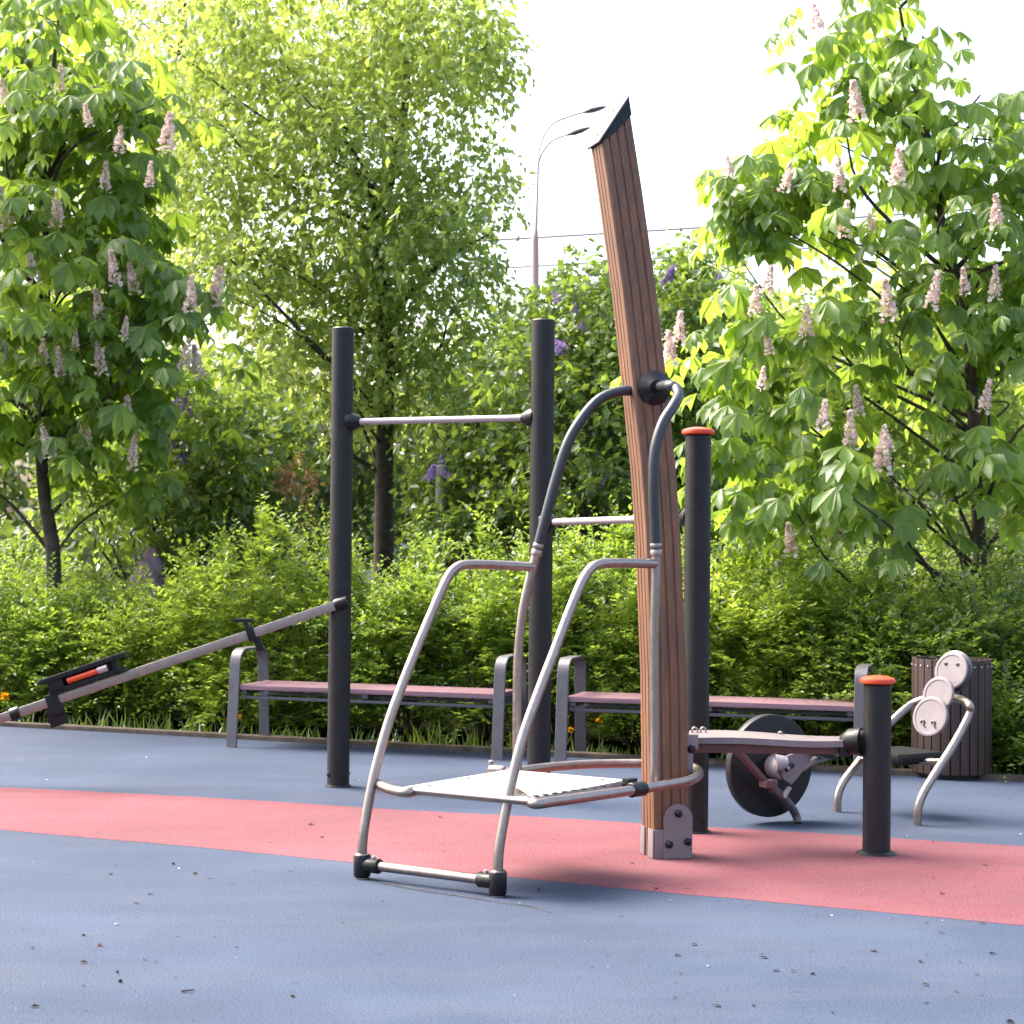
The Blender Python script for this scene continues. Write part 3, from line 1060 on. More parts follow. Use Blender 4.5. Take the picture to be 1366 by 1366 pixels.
wire('overhead_wire', P(-500, 372, LZ + .1), P(2000, 224, LZ + .1), 0.25, 'thin dark overhead wire crossing the white sky behind the lamp pole')
wire('overhead_wire', P(-500, 420, LZ + 6), P(2000, 262, LZ + 6), 0.2, 'fainter overhead wire lower down, right of the timber column')

# ------------------------------------------------------------------ foliage engine
LEAF2 = (np.array([(0, 0, 0), (.48, .5, .10), (1, 0, -.06), (.48, -.5, .10)], float), np.array([(0, 2, 1), (0, 3, 2)]))
LEAF6 = (np.array([(0, 0, 0), (.35, .30, .05), (.70, .5, .06), (1, 0, -.16), (.70, -.5, .06), (.35, -.30, .05), (.36, 0, 0), (.72, 0, -.03)], float),
         np.array([(0, 6, 1), (6, 7, 2), (6, 2, 1), (7, 3, 2), (0, 5, 6), (5, 4, 7), (5, 7, 6), (4, 3, 7)]))
BLADE = (np.array([(0, .5, 0), (0, -.5, 0), (.5, .4, .0), (.5, -.4, .0), (1, 0, -.1)], float), np.array([(0, 1, 3), (0, 3, 2), (2, 3, 4)]))


def unit(v):
    return v / np.maximum(np.linalg.norm(v, axis=1, keepdims=True), 1e-9)


def leaf_geo(pos, dirs, nrm, length, width, shape):
    tv, tf = shape
    d = unit(dirs)
    s = unit(np.cross(nrm, d))
    n = np.cross(d, s)
    k = len(tv)
    L_ = np.asarray(length).reshape(-1, 1, 1)
    Wd = np.asarray(width).reshape(-1, 1, 1)
    v = pos[:, None, :] + d[:, None, :] * tv[None, :, 0:1] * L_ + s[:, None, :] * tv[None, :, 1:2] * Wd + n[:, None, :] * tv[None, :, 2:3] * L_
    f = tf[None] + (np.arange(len(pos)) * k)[:, None, None]
    return v.reshape(-1, 3), f.reshape(-1, 3)


def np_mesh(name, parts, mat, parent=None, off=(0, 0, 0)):
    vs, fs, o = [], [], 0
    for v, f in parts:
        vs.append(v)
        fs.append(f + o)
        o += len(v)
    v = np.concatenate(vs) - np.array(off)
    f = np.concatenate(fs)
    me = bpy.data.meshes.new(name)
    me.vertices.add(len(v))
    me.vertices.foreach_set('co', v.astype(np.float32).ravel())
    me.loops.add(f.size)
    me.loops.foreach_set('vertex_index', f.astype(np.int32).ravel())
    me.polygons.add(len(f))
    me.polygons.foreach_set('loop_start', (np.arange(len(f)) * 3).astype(np.int32))
    me.polygons.foreach_set('loop_total', np.full(len(f), 3, np.int32))
    me.update()
    me.validate()
    me.materials.append(mat)
    ob = bpy.data.objects.new(name, me)
    COL.objects.link(ob)
    if parent is not None:
        ob.parent = parent
    return ob


def rnd(n):
    return unit(rng.normal(size=(n, 3)))


def blob_points(blobs, n, power=0.45):
    """n points in ellipsoids given as (px, py, rx_px, ry_px, depth, rdepth, density)"""
    bl_ = np.array([(tuple(b) + (1.0,))[:7] for b in blobs], float)
    w = bl_[:, 2] * bl_[:, 3] * (bl_[:, 4] ** 2) * bl_[:, 6]
    idx = rng.choice(len(bl_), n, p=w / w.sum())
    c = np.array([P(b[0], b[1], b[4]) for b in bl_])[idx]
    rad = np.stack([bl_[:, 2] * bl_[:, 4] / F_PX, bl_[:, 5], bl_[:, 3] * bl_[:, 4] / F_PX], 1)[idx]
    d = rnd(n)
    r = rng.random((n, 1)) ** power
    return c + d * r * rad, d, idx


UPN = np.array([0, 0, 1.0])


def clump_points(blobs, n, per, sig, flat=.55, power=.5):
    """n points gathered in loose clumps, so gaps stay open between them"""
    c, d, _ = blob_points(blobs, max(1, n // per), power)
    c = np.repeat(c, per, 0)
    d = np.repeat(d, per, 0)
    g = rng.normal(size=(len(c), 3)) * np.array([1, 1, flat]) * sig
    return c + g, unit(d * .5 + unit(g) * .8)



def broadleaf(pts, out, K, twig, leaf, wr, droop=.35, spread=.9, shape=LEAF2):
    """leafy twigs: at every point a short twig with K leaves"""
    n = len(pts)
    td = unit(out * .7 + rnd(n) * .8 + np.array([0, 0, .1]))
    tl = twig * (0.6 + .8 * rng.random((n, 1)))
    P_, D_, N_ = [], [], []
    for k in range(K):
        t = (k + .3 + .4 * rng.random((n, 1))) / K
        p = pts + td * tl * t - UPN * tl * droop * t * t
        sd = unit(np.cross(td, rnd(n)))
        d = unit(td * .55 + sd * spread + rnd(n) * .35 - UPN * droop)
        nn = unit(UPN * .75 + rnd(n) * .75 + out * .25)
        P_.append(p)
        D_.append(d)
        N_.append(nn)
    p, d, nn = map(np.concatenate, (P_, D_, N_))
    ll = leaf * (.65 + .7 * rng.random(len(p)))
    return leaf_geo(p, d, nn, ll, ll * wr, shape)


def palmate(pts, out, ll=.19, wr=.40, tilt=.55):
    """horse chestnut leaves: 5 to 7 drooping leaflets round each petiole end"""
    n = len(pts)
    h = unit(out * np.array([1, 1, .0]) + rnd(n) * .55)
    nrm = unit(UPN * 1.0 + rnd(n) * .45 + h * tilt)
    fwd = unit(h - nrm * np.sum(h * nrm, 1, keepdims=True))
    sd = np.cross(nrm, fwd)
    P_, D_, N_, L_ = [], [], [], []
    size = (.7 + .6 * rng.random(n))
    for k, (a, s) in enumerate(((0, 1.0), (38, .95), (-38, .95), (78, .78), (-78, .78), (122, .55), (-122, .55))):
        keep = np.ones(n, bool) if k < 5 else rng.random(n) < .6
        a_ = R(a) + rng.normal(0, .10, n)
        d = fwd * np.cos(a_)[:, None] + sd * np.sin(a_)[:, None]
        dr = (.35 + .5 * rng.random((n, 1)))
        d = unit(d - UPN * dr * .8 - nrm * .12)
        nn = unit(nrm + d * .3 + rnd(n) * .18)
        P_.append(pts[keep])
        D_.append(d[keep])
        N_.append(nn[keep])
        L_.append((ll * s * size)[keep])
    p, d, nn = map(np.concatenate, (P_, D_, N_))
    l = np.concatenate(L_)
    return leaf_geo(p, d, nn, l, l * wr, LEAF6)


def limbs(b, trunk, pts, count, r0, seed, wob=.28):
    """curved branches from the trunk line out to points of the crown"""
    rr = random.Random(seed)
    for q in pts[rng.choice(len(pts), count, replace=False)]:
        q = Vector(q)
        cand = [p for p in trunk if p.z < q.z - .1 - .6 * math.hypot(q.x - p.x, q.y - p.y)] or [trunk[0]]
        s = max(cand, key=lambda p: p.z - 0.55 * (q - p).length)
        mid_ = s.lerp(q, .5) + Vector((rr.uniform(-wob, wob), rr.uniform(-wob, wob), rr.uniform(-.05, .25)))
        r = r0 * rr.uniform(.35, .8)
        cv = catmull([s, mid_, q], 6)
        b.tube(cv, r, 6, r * .25)


def spike_mesh(name, hgt, r, npet, mat):
    """one upright blossom cone made of many small petals on a stalk"""
    t = rng.random(npet) ** .8
    a = rng.random(npet) * 2 * np.pi
    rad = r * (1 - t * .86) * (.75 + .35 * rng.random(npet))
    p = np.stack([np.cos(a) * rad, np.sin(a) * rad, t * hgt], 1)
    o = np.stack([np.cos(a), np.sin(a), .35 + 0 * a], 1)
    d = unit(o + rnd(npet) * .6)
    l = r * (.55 + .5 * rng.random(npet)) * (1 - .35 * t)
    g = leaf_geo(p - d * l[:, None] * .4, d, rnd(npet), l, l * .8, LEAF2)
    ob = np_mesh(name, [g], mat)
    return ob


def tree(name, label, trunk_px, blobs, leaf_fn, n, limb_n, r0, mat, cat='tree', group=None, taper=.18, per=14, sig=.25, power=.45, prune=None):
    tr = [P(*q) for q in trunk_px]
    base = tr[0].copy()
    base.z = 0
    root = thing(name, base, label, cat, group)
    full = [base] + tr
    cv = catmull(full, 6)
    pts, out = clump_points(blobs, n, per, sig, .6, power)
    if prune is not None:
        k = np.array([prune(*proj(q)) for q in pts])
        pts, out = pts[k], out[k]
    b = B()
    b.tube(cv, r0, 10, r0 * taper)
    limbs(b, cv[4:], pts, limb_n, r0 * .42, 5)
    b.make('trunk', M['bark'], root)
    g = leaf_fn(pts, out)
    np_mesh('crown', g if isinstance(g, list) else [g], mat, root, base)
    return root


# ---- chestnut trees
def chestnut(label, trunk_px, blobs, n, r0, spikes, ll, seed):
    root = tree('chestnut_tree', label, trunk_px, blobs, lambda p, o: [palmate(p, o, ll)], n, 46, r0, M['l_chest'], 'tree', 'flowering chestnut trees', per=7, sig=.17, power=.5, prune=lambda x, y: x < 600 or y > 400 or (x > 940 and not (x < 1005 and y < 205)))
    proto = None
    rr = random.Random(seed)
    for (px, py, z, s) in spikes:
        s *= 1.12 * z / 13.6
        loc = P(px, py + 17 * s, z) - root.location
        if proto is None:
            proto = spike_mesh('flower_spike', 0.225, 0.043, 170, M['candle'])
            o = proto
        else:
            o = proto.copy()
            COL.objects.link(o)
        o.parent = root
        o.location = loc
        o.scale = (s * .95, s * .95, s * rr.uniform(.9, 1.1))
        o.rotation_euler = (rr.uniform(-.15, .25), rr.uniform(-.35, .2), rr.uniform(0, 6))
    return root


lz = 15.7
l_blobs = [(30, 60, 130, 90, lz + .6, 1.2), (110, 150, 130, 90, lz + .3, 1.2), (-10, 220, 120, 110, lz, 1.2), (170, 260, 90, 100, lz, 1.0), (60, 330, 150, 100, lz - .2, 1.2),
           (210, 420, 90, 80, lz - .2, .9), (60, 470, 150, 90, lz - .2, 1.2), (170, 540, 90, 60, lz - .2, .8), (-40, 560, 110, 80, lz, 1.0), (100, 610, 90, 45, lz - .2, .7), (190, 640, 45, 40, lz, .4)]
lsp = [(220, 178, 1.25), (157, 187, .85), (10, 280, 1.3), (75, 283, 1.0), (8, 125, .8), (17, 165, .8), (47, 360, .9), (154, 362, .95), (180, 373, .9), (195, 362, .9), (254, 397, .95), (284, 388, 1.25), (135, 415, 1.05), (243, 478, .9), (267, 487, 1.0), (135, 480, 1.0), (43, 468, .85), (57, 470, .8), (23, 450, .8), (82, 485, .8), (1, 458, .8), (170, 550, .95), (113, 576, 1.0), (67, 590, .95), (175, 608, .9), (80, 107, .8), (140, 238, .8), (119, 155, .7), (165, 438, .6), (100, 455, .6), (200, 235, .7)]
chestnut('leafy chestnut tree with pink-white blossom spikes, behind the hedge left of the inclined rail',
         [(72, 800, lz), (70, 730, lz), (58, 650, lz), (55, 560, lz), (60, 440, lz), (62, 330, lz + .1), (58, 220, lz + .2), (70, 100, lz + .3), (80, 10, lz + .4)],
         l_blobs, 1500, 0.07, [(x, y, lz - .75 - .3 * math.sin(x * .7), s) for x, y, s in lsp], .205, 3)
rz_ = 13.0
r_blobs = [(1130, 60, 95, 80, rz_ + .4, .9), (1200, 30, 60, 70, rz_ + .6, .7), (1215, 130, 95, 70, rz_ + .3, .9), (1120, 190, 80, 60, rz_ + .2, .8), (1260, 210, 90, 80, rz_ + .3, .9),
           (1035, 245, 60, 45, rz_, .5, 2.2), (1000, 290, 42, 28, rz_ - .1, .3, 3.5), (1150, 290, 110, 50, rz_, .9), (1330, 300, 80, 110, rz_ + .2, 1.0), (1240, 380, 130, 60, rz_, 1.0), (1360, 190, 50, 60, rz_ + .4, .6),
           (1080, 440, 130, 55, rz_ - .2, .9), (1300, 480, 120, 90, rz_, 1.1), (1000, 480, 95, 60, rz_ - .1, .7), (1130, 540, 150, 75, rz_ - .3, 1.0), (1000, 590, 75, 60, rz_ - .1, .6), (1100, 640, 140, 60, rz_ - .4, .9),
           (1330, 600, 90, 90, rz_ - .1, 1.0), (1200, 680, 100, 45, rz_ - .4, .7), (1010, 690, 60, 40, rz_, .5), (1390, 420, 60, 100, rz_, .8)]
rsp = [(1145, 140, 1.2), (1197, 228, 1.15), (1120, 240, .9), (1092, 28, 1.0), (1046, 242, .8), (1330, 288, 1.0), (1125, 300, .95), (1187, 408, 1.2), (1241, 395, 1.0), (1327, 385, .9), (1075, 440, 1.1), (1006, 405, .95), (1022, 376, .9), (905, 443, 1.0), (894, 470, 1.0), (1015, 508, .7), (1146, 540, .8), (1311, 535, .9), (1097, 556, .95), (1135, 583, 1.05), (1176, 610, 1.35), (1187, 590, .8), (1056, 725, 1.0), (1288, 380, .8), (973, 225, .7), (1165, 300, .6), (1028, 460, .7)]
chestnut('leafy chestnut tree with pink-white blossom spikes, behind the bin on the right',
         [(1312, 860, rz_ + .2), (1308, 760, rz_ + .2), (1302, 640, rz_ + .2), (1296, 520, rz_ + .2), (1288, 420, rz_ + .2), (1266, 335, rz_ + .2), (1252, 270, rz_ + .3), (1240, 190, rz_ + .3), (1215, 90, rz_ + .4), (1200, 10, rz_ + .5)],
         r_blobs, 1250, 0.058, [(x, y, rz_ - .75 - .2 * math.sin(x * .7), s) for x, y, s in rsp], .185, 4)

# ---- big maple in the middle and trees behind
mz = 19.0
m_blobs = [(250, 50, 90, 80, mz + .6, 1.2), (245, 170, 70, 70, mz + .6, 1.1), (420, 20, 170, 90, mz, 1.8), (590, 60, 100, 90, mz, 1.4), (615, 20, 60, 60, mz, .8), (340, 150, 130, 100, mz, 1.6), (450, 180, 90, 100, mz, 1.4), (595, 170, 75, 70, mz - .2, 1.2), (300, 270, 110, 90, mz - .2, 1.3),
           (430, 300, 130, 80, mz - .3, 1.6), (570, 280, 100, 70, mz - .3, 1.3), (615, 250, 50, 40, mz, .6), (600, 340, 60, 45, mz - .2, .8), (380, 400, 140, 70, mz - .2, 1.5), (560, 410, 130, 75, mz - .3, 1.5), (670, 420, 60, 50, mz, .8), (450, 500, 140, 65, mz - .2, 1.4), (600, 530, 120, 60, mz - .2, 1.3)]
tree('maple_tree', 'big yellow-green tree with small leaves and a dark trunk, behind the pull-up bars',
     [(512, 800, mz), (512, 700, mz), (513, 600, mz), (515, 480, mz), (512, 380, mz), (505, 300, mz), (522, 235, mz), (540, 140, mz), (545, 40, mz), (550, -40, mz)],
     m_blobs, lambda p, o: [broadleaf(p, o, 7, .30, .088, .56, .85)], 6000, 26, 0.115, M['l_maple'], per=30, sig=.27, power=.45, prune=lambda x, y: x < 676 or y > 372)
def bg_leaf(p, o):
    return [broadleaf(p, o, 6, .4, .13, .6, .4)]


bz = 27.0
tree('background_tree', 'hazy green tree at the upper left, beyond the left chestnut tree',
     [(170, 760, bz), (172, 600, bz), (180, 400, bz), (215, 200, bz), (240, 60, bz), (250, -60, bz)],
     [(80, 20, 140, 80, bz, 2), (200, 60, 110, 110, bz, 2), (290, 30, 90, 80, bz, 1.6), (180, 200, 120, 90, bz, 2), (110, 330, 130, 90, bz, 2), (240, 330, 100, 90, bz, 1.6), (150, 460, 150, 80, bz, 2)],
     bg_leaf, 1700, 18, 0.14, M['l_maple'], group='trees beyond the hedge')
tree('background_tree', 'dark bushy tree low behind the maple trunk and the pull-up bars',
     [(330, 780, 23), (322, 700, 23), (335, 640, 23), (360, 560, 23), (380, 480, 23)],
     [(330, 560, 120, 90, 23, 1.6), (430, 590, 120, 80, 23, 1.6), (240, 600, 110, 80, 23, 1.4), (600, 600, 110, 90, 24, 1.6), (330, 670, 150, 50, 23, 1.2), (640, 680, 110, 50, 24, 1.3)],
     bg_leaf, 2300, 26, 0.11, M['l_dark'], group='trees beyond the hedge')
tree('background_tree', 'pale yellow-green tree beyond the right chestnut tree',
     [(1180, 800, 24), (1182, 700, 24), (1190, 560, 24), (1195, 440, 24)],
     [(930, 420, 50, 60, 24, 1.0), (1000, 470, 100, 60, 24, 1.6), (1130, 440, 130, 70, 24, 1.8), (1280, 430, 120, 70, 24, 1.8), (1200, 540, 170, 90, 24, 2), (1040, 580, 120, 90, 24, 1.8), (1340, 560, 90, 100, 24, 1.5)],
     bg_leaf, 2400, 30, 0.12, M['l_maple'], group='trees beyond the hedge')

# ---- lilac bushes
def lilac(label, blobs, n, z, base_px, flowers):
    base = P(base_px, 760, z)
    base.z = 0
    root = thing('lilac_bush', base, label, 'bush', 'lilac bushes behind the hedge')
    b = B()
    pts, _, _ = blob_points(blobs, 22, .5)
    for q in pts:
        q = Vector(q)
        s = base + Vector((random.uniform(-.15, .15), random.uniform(-.15, .15), 0))
        b.tube(catmull([s, s.lerp(q, .5) + Vector((random.uniform(-.15, .15), 0, .25)), q], 6), 0.022, 6, 0.006)
    b.make('stems', M['bark'], root)
    p, o, _ = blob_points(blobs, n, .42)
    np_mesh('foliage', [broadleaf(p, o, 7, .26, .085, .62, .35)], M['l_lilac'], root, base)
    proto = None
    for px, py, s in flowers:
        if proto is None:
            proto = spike_mesh('flower_cluster', 0.17, 0.055, 130, M['lilac'])
            o_ = proto
        else:
            o_ = proto.copy()
            COL.objects.link(o_)
        o_.parent = root
        o_.location = P(px, py + 8, z - .75) - base
        o_.scale = (s, s, s)
        o_.rotation_euler = (random.uniform(-.5, .5), random.uniform(-.9, .9), random.uniform(0, 6))


lilac('dark green lilac bush with purple flowers between the middle dark post and the timber column',
      [(770, 430, 70, 60, 17, 1.0), (800, 400, 60, 50, 17, 1.0), (720, 500, 90, 70, 17, 1.1), (820, 520, 100, 90, 17, 1.2), (760, 620, 120, 90, 17, 1.2), (840, 660, 90, 70, 17, 1.0), (790, 370, 25, 30, 17, .4)],
      1700, 17, 790, [(752, 460, .9), (745, 463, .6), (765, 410, .7), (775, 432, .5), (745, 395, .6), (800, 640, .7), (790, 648, .5)])
lilac('green lilac bush with pale purple flowers right of the timber column',
      [(905, 400, 45, 55, 17.5, .8), (930, 350, 25, 40, 17.5, .4), (920, 480, 80, 70, 17.5, 1.1), (960, 440, 60, 50, 17.5, .9), (950, 570, 100, 90, 17.5, 1.2), (960, 690, 100, 60, 17, 1.0)],
      1700, 17.5, 930, [(890, 366, .8), (880, 372, .5), (975, 690, .6), (968, 742, .7), (985, 735, .5), (960, 365, .4)])
lilac('dark lilac bush with violet flowers left of the pull-up bars, beside the left chestnut',
      [(250, 560, 100, 70, 17, 1.0), (330, 600, 90, 70, 17, 1.0), (180, 650, 120, 60, 17, 1.0), (300, 690, 130, 50, 17, 1.0)],
      1500, 17, 240, [(238, 535, 1.0), (228, 590, .9), (246, 592, .8), (258, 548, .6), (200, 560, .5), (240, 607, .7), (305, 735, .6), (270, 745, .5)])
lilac('lilac bush with one pale flower above the hedge, behind the dip rails',
      [(610, 655, 60, 50, 18, .9), (660, 620, 70, 70, 18, .9), (605, 705, 50, 30, 17.5, .6), (660, 710, 80, 40, 17.5, .8)],
      1100, 18, 600, [(575, 630, .9), (598, 632, .8), (590, 610, .5), (1, 1, .01)][:3])

# ---- hedge shrubs
def shrub(label, px, top, z, half, lean, mat, n, leaf=.048, K=11, bright=True):
    base = P(px, 800, z)
    base.z = 0
    h = P(px, top, z).z
    root = thing('hedge_shrub', base, label, 'shrub', 'shrubs of the informal hedge')
    # arching leafy shoots springing from the middle of the shrub
    per = 9
    nc = n // per
    n = nc * per
    a = np.repeat(rng.random(nc) * 2 * np.pi, per) + rng.normal(0, .13, n)
    u = np.clip(np.repeat(rng.random(nc), per) + rng.normal(0, .05, n), 0.01, 1)
    rr_ = np.clip(np.repeat(np.sqrt(rng.random(nc)), per) + rng.normal(0, .06, n), .02, 1.05) * half
    ztop = h * (1 - .30 * (rr_ / half) ** 2) * (.93 + .10 * np.sin(a * 3 + px))
    zz_ = ztop * (u ** .62)
    p = np.stack([base.x + np.cos(a) * rr_, base.y + np.sin(a) * rr_ * .75, np.maximum(zz_, .05)], 1)
    o = unit(np.stack([np.cos(a), np.sin(a), .55 + .5 * u], 1))
    sl2 = .26
    td = unit(o * .8 + rnd(n) * .55 + UPN * .15)
    Pp, Dd, Nn, Ss = [], [], [], []
    tl = sl2 * (.6 + .9 * rng.random((n, 1)))
    wild = ((u > .72) & (rng.random(n) < .22))[:, None]
    tl = np.where(wild, tl * 1.7, tl)
    td = unit(np.where(wild, td * .5 + UPN * .9 + rnd(n) * .25, td))
    sd0 = unit(np.cross(td, UPN + rnd(n) * .3))
    for k in range(K):
        t = (k + .5) / K
        q = p + td * tl * t - UPN * tl * .38 * t * t
        s = 1 if k % 2 else -1
        d = unit(td * .75 + sd0 * s * .8 + rnd(n) * .35 - UPN * .12)
        Pp.append(q)
        Dd.append(d)
        Nn.append(unit(UPN * .9 + rnd(n) * .55 + o * .2))
        Ss.append(np.full(n, 1.0 - .45 * t))
    q, d, nn = map(np.concatenate, (Pp, Dd, Nn))
    s = np.concatenate(Ss)
    ll = leaf * s * (.7 + .6 * rng.random(len(q)))
    np_mesh('foliage', [leaf_geo(q, d, nn, ll, ll * .56, LEAF2)], mat, root, base)
    b = B()
    for k in range(16):
        an = random.uniform(0, 6.28)
        r_ = half * random.uniform(.3, .9)
        q = base + Vector((math.cos(an) * r_, math.sin(an) * r_ * .7, h * random.uniform(.6, .98)))
        b.tube(catmull([base + Vector((math.cos(an), math.sin(an), 0)) * .08, base.lerp(q, .55) + UPZ * .18, q], 5), 0.009, 5, 0.003)
    b.make('stems', M['bark'], root)
    return root


def hz(px, off):
    """depth of a point off metres behind the kerb line at photo column px"""
    d = ray(px, 900)
    o = KA + kn * off
    return CAM.y + d.y * ((o - CAM).dot(kn) / d.dot(kn))


HL = [
    (-70, 775, .95, 'l_hedge', 'green shrub at the far left edge, beside the orange flower'),
    (40, 772, .95, 'l_hedge', 'green shrub below the left chestnut trunk'),
    (140, 795, 1.0, 'l_hedge', 'low green shrub in front of the pink boulder'),
    (250, 765, 1.0, 'l_light', 'yellow-green shrub just behind the left armrest of the left bench'),
    (345, 690, .8, 'l_light', 'tallest bright yellow-green shrub, left of the leftmost dark post'),
    (440, 735, 1.0, 'l_light', 'bright shrub right behind the leftmost dark post'),
    (545, 720, .95, 'l_hedge', 'green shrub behind the left dip rail'),
    (650, 728, .95, 'l_hedge', 'green shrub behind the right end of the left bench'),
    (755, 700, .85, 'l_hedge', 'tall green shrub under the lower pull-up bar'),
    (850, 720, .9, 'l_hedge', 'green shrub hidden partly by the timber column'),
    (955, 745, .9, 'l_light', 'green shrub just right of the orange-capped tall post'),
    (1055, 745, .95, 'l_light', 'broad green shrub behind the right bench'),
    (1160, 775, .9, 'l_hedge', 'green shrub above the short orange-capped post'),
    (1262, 800, .8, 'l_lilac', 'dark green shrub directly behind the litter bin'),
]
for i, (px, top, off, mt, lab) in enumerate(HL):
    shrub(lab, px, top, hz(px, off + .05), .74 if i % 2 else .68, 0, M[mt], 1040, (.060 if mt != 'l_lilac' else .07) * (.9 + .25 * ((i * 7) % 5) / 4))
shrub('dark green shrub right of the chestnut trunk, at the right edge', 1385, 745, hz(1385, 1.5), .85, 0, M['l_lilac'], 1300, .06)
shrub('dark green shrub under the right chestnut crown', 1190, 705, hz(1190, 2.2), .95, 0, M['l_lilac'], 1500, .06)
shrub('low green shrub beside the bin at the right edge', 1385, 925, hz(1385, .55), .42, 0, M['l_hedge'], 500, .05)
tag(np_mesh('dry_foliage', [broadleaf(*blob_points([(395, 640, 22, 28, 16.2, .25), (405, 690, 16, 10, 16.2, .2)], 60, .5)[:2], 6, .15, .05, .6)], M['dry']), 'small patch of dry brown leaves left of the leftmost dark post', 'foliage')

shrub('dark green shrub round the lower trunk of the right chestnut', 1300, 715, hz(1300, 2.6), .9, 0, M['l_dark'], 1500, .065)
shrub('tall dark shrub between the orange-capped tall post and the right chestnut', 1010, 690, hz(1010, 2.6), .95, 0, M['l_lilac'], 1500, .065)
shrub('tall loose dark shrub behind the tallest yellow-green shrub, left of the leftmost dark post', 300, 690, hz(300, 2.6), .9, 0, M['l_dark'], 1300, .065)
shrub('tall loose shrub left of the left chestnut trunk', -20, 715, hz(-20, 2.2), .9, 0, M['l_lilac'], 1300, .065)
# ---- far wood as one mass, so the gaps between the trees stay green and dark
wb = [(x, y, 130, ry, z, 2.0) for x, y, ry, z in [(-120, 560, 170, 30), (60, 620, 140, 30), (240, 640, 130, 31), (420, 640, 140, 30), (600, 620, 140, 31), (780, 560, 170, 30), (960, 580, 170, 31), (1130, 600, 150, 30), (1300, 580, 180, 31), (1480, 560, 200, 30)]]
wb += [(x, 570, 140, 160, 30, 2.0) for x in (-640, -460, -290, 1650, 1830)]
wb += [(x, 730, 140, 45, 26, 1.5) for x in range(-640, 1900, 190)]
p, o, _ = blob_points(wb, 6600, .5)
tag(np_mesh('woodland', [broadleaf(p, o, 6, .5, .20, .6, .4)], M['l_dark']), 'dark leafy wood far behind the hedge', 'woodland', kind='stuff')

# ---- boulder, grey post, pale building glimpsed through the leaves
bp_ = P(196, 768, 15.9)
bm = bmesh.new()
bmesh.ops.create_icosphere(bm, subdivisions=4, radius=1)
for v in bm.verts:
    n_ = v.co.normalized()
    k = 1 + .10 * math.sin(n_.x * 3.1 + 1) + .07 * math.sin(n_.y * 4.3 + n_.z * 2) + .03 * math.sin(n_.x * 9 + n_.z * 7)
    v.co = Vector((n_.x * .30 * k, n_.y * .28 * k, max(n_.z * k, -.02)))
    v.co.z *= bp_.z + .04
    v.co += Vector((bp_.x, bp_.y, 0))
bb = B()
bb.bm.free()
bb.bm = bm
tag(bb.make('boulder', M['stone'], angle=60), 'pale pink rounded boulder showing over the hedge under the left chestnut', 'boulder')
gp = P(588, 700, 17.3)
b = B()
b.lathe((gp.x, gp.y, 0), UPZ, [(.05, 0), (.05, P(588, 622, 17.3).z), (.03, P(588, 620, 17.3).z)], 16)
tag(b.make('bollard', M['galv']), 'slim grey post with a flat top standing among the leaves between the pull-up posts', 'post')
bz2 = 44
ba = P(380, 760, bz2)
bld = thing('distant_building', (ba.x + 4, bz2 + 3, 0), 'pale blue-grey low building glimpsed through gaps in the trees', 'building')
b = B()
b.box((bld.location.x, bz2 + 3, 1.45), ((1, 0, 0), (0, 1, 0), UPZ), (7.5, 3, 1.45), .02)
b.make('wall', M['wall'], bld)
b = B()
b.prism([(bld.location.x - 7.9, bz2 - .5, 2.905), (bld.location.x - 7.9, bz2 + 3, 3.7), (bld.location.x - 7.9, bz2 + 6.5, 2.905)], (15.8, 0, 0))
b.make('roof', M['roof'], bld)
for k in range(5):
    x = bld.location.x - 6 + k * 3
    wf = B().box((x, bz2 - .01, 1.5), ((1, 0, 0), (0, 1, 0), UPZ), (.55, .05, .6), .01).make('window', M['wall'], bld)
    B().box((x, bz2 - .05, 1.5), ((1, 0, 0), (0, 1, 0), UPZ), (.48, .03, .53), 0).make('pane', M['glass'], wf)

# ---- grass and wild flowers by the kerb
NG = 3800
t = rng.random(NG)
kl = (K1 - K0).length
pos = np.array(K0)[None] + np.array(kd)[None] * (t * kl)[:, None] + np.array(kn)[None] * (.11 + np.abs(rng.normal(0, .22, NG)))[:, None]
pos[:, 2] = -0.03
clm = .5 + .5 * np.sin(t * kl * 2.3) * np.sin(t * kl * 5.1 + 1)
hh = (.06 + .15 * rng.random(NG)) * (.5 + .8 * clm)
dr_ = unit(rnd(NG) * .55 + UPN * 1.0)
tag(np_mesh('grass', [leaf_geo(pos, dr_, rnd(NG), hh, .012 + .008 * rng.random(NG), BLADE)], M['l_grass']), 'tufts of grass along the kerb at the foot of the hedge', 'grass', kind='stuff')


def dandelion(p, h, label, s=1.0):
    root = thing('dandelion', (p.x, p.y, -.03), label, 'flower', 'yellow flowers along the kerb')
    B().tube(catmull([(p.x, p.y, -.03), (p.x + .01, p.y, h * .5), (p.x, p.y - .02, h)], 4), .003, 6).make('stem', M['stem'], root)
    n_ = 60
    d = unit(rnd(n_) + np.array([0, -.4, .6]))
    c = np.tile(np.array([p.x, p.y - .02, h]), (n_, 1))
    np_mesh('flower_head', [leaf_geo(c, d, rnd(n_), .024 * s * (.7 + .5 * rng.random(n_)), np.full(n_, .011 * s), LEAF2)], M['yellow'], root, root.location)


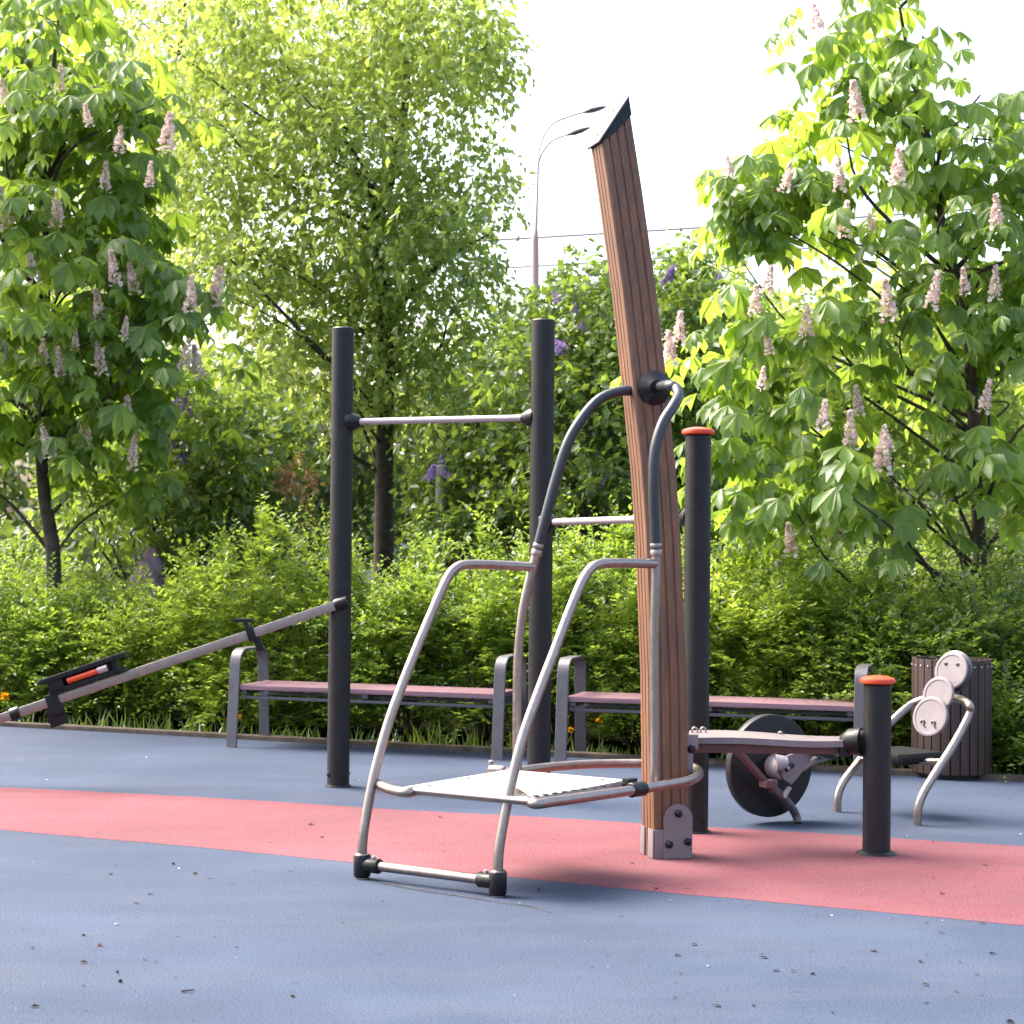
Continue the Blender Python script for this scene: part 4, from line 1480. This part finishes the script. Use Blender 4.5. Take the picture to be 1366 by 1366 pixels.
for px, py, lab, s in ((8, 930, 'large orange-yellow flower at the far left edge of the photo', 2.0), (320, 957, 'yellow flower under the left end of the left bench', 1.2), (669, 987, 'yellow flower beside the right leg of the left bench', 1.2),
                       (761, 974, 'yellow flower just left of the rear leg of the right bench', 1.25), (798, 962, 'yellow flower below the seat of the right bench', 1.2), (469, 994, 'yellow flower on the kerb right of the leftmost dark post', 1.1)):
    zf = hz(px, .25)
    q = P(px, py, zf)
    dandelion(q, q.z, lab, s * .85)

# ---- litter on the rubber floor
meas_d = [(258, 1164), (145, 1166), (184, 1203), (206, 1192), (230, 1151), (46, 1264), (130, 1259), (118, 1284), (113, 1315), (54, 1342), (155, 1295), (391, 1327), (420, 1155 - 55), (428, 1117), (312, 1264), (212, 1282), (157, 1308), (1134, 1146), (1261, 1191), (1244, 1123), (1310, 1153), (1170, 1269), (1278, 1282), (1063, 1295), (1088, 1298), (1042, 1294), (1012, 1316 - 40), (1232, 1231), (1261, 1244), (1241, 1314), (1273, 1323), (912, 1299), (902, 1331), (1316, 1231), (1227, 1283), (1329, 1272), (1354, 1364), (875, 1186), (720, 1188), (640, 1170), (770, 1175), (590, 1090), (840, 1150)]
meas_o = [(197, 1280), (108, 1246), (919, 1259), (909, 1273), (1305, 1300), (1003, 1340), (1112, 1351), (949, 1340), (1245, 1200 - 30)]
meas_w = [(1106, 1220), (1255, 1228), (944, 1289), (152, 1233), (26, 1014), (193, 1010), (237, 1158), (893, 1201), (690, 1204), (478, 1045 - 5), (575, 1009), (1366 - 6, 1113), (1210, 1140 - 25), (60, 1040)]


def bits(lst, smin, smax):
    P_, D_, N_, L_ = [], [], [], []
    for px, py in lst:
        g = G(px, py, 0.004)
        P_.append(tuple(g))
        a = random.uniform(0, 6.28)
        D_.append((math.cos(a), math.sin(a), random.uniform(0, .12)))
        N_.append((random.uniform(-.3, .3), random.uniform(-.3, .3), 1))
        L_.append(random.uniform(smin, smax))
    L_ = np.array(L_)
    return leaf_geo(np.array(P_), np.array(D_), np.array(N_), L_, L_ * .6, LEAF6)


extra = [(random.uniform(-20, 1390), 1000 + 366 * random.random() ** .7) for _ in range(260)]
extra = [q for q in extra if q[1] > 1050]
tag(np_mesh('litter', [bits(meas_d + meas_o, .016, .034), bits(extra, .004, .010)], M['litter']), 'specks of dry leaf and bark scattered on the rubber floor', 'litter', kind='stuff')
ew = [(random.uniform(0, 1366), random.uniform(1010, 1366)) for _ in range(22)]
tag(np_mesh('fallen_petals', [bits(meas_w, .012, .024), bits(ew, .004, .009)], M['petal_l']), 'pale fallen petals dotted over the rubber floor', 'petals', kind='stuff')
sp = [G(508, 1177, .004), G(560, 1187, .005), G(620, 1196, .004), G(680, 1205, .006), G(712, 1210, .004), G(738, 1218, .004)]
tag(B().tube(catmull(sp), 0.0022, 6, .0012).make('stick', M['stick']), 'long thin dry stick lying on blue rubber by the front feet of the dip rails', 'stick')
sp = [G(242, 1322, .005), G(252, 1321, .007), G(259, 1320, .005)]
tag(B().tube(catmull(sp), 0.004, 6, .002).make('stick', M['stick']), 'short brown twig on the blue floor near the bottom left', 'stick')

# ------------------------------------------------------------------ sky and sun
SUN_EL, SUN_AZ = R(52), R(-62)       # azimuth measured from +Y towards +X
w = bpy.data.worlds.new('World')
S.world = w
w.use_nodes = True
nt = w.node_tree
sky = nt.nodes.new('ShaderNodeTexSky')
sky.sky_type = 'NISHITA'
sky.sun_disc = False
sky.sun_elevation = SUN_EL
sky.sun_rotation = SUN_AZ
sky.air_density = 1.0
sky.dust_density = 6.0
sky.ozone_density = 1.0
nt.links.new(sky.outputs[0], nt.nodes['Background'].inputs[0])
nt.nodes['Background'].inputs[1].default_value = 0.15
sun = bpy.data.lights.new('sun', 'SUN')
sun.energy = 2.5
sun.angle = R(38)
sun.color = (1.0, 0.94, 0.86)
so = bpy.data.objects.new('sun', sun)
COL.objects.link(so)
sdir = Vector((math.sin(SUN_AZ) * math.cos(SUN_EL), math.cos(SUN_AZ) * math.cos(SUN_EL), math.sin(SUN_EL)))
so.rotation_euler = sdir.to_track_quat('Z', 'Y').to_euler()
so.location = sdir * 60

S.view_settings.view_transform = 'Standard'
S.view_settings.look = 'None'
S.view_settings.gamma = 1
S.view_settings.exposure = 2.27
S.render.engine = 'CYCLES'
S.cycles.use_denoising = True
S.cycles.max_bounces = 8
S.cycles.diffuse_bounces = 4
S.cycles.glossy_bounces = 3
S.cycles.transmission_bounces = 5
S.cycles.sample_clamp_indirect = 8
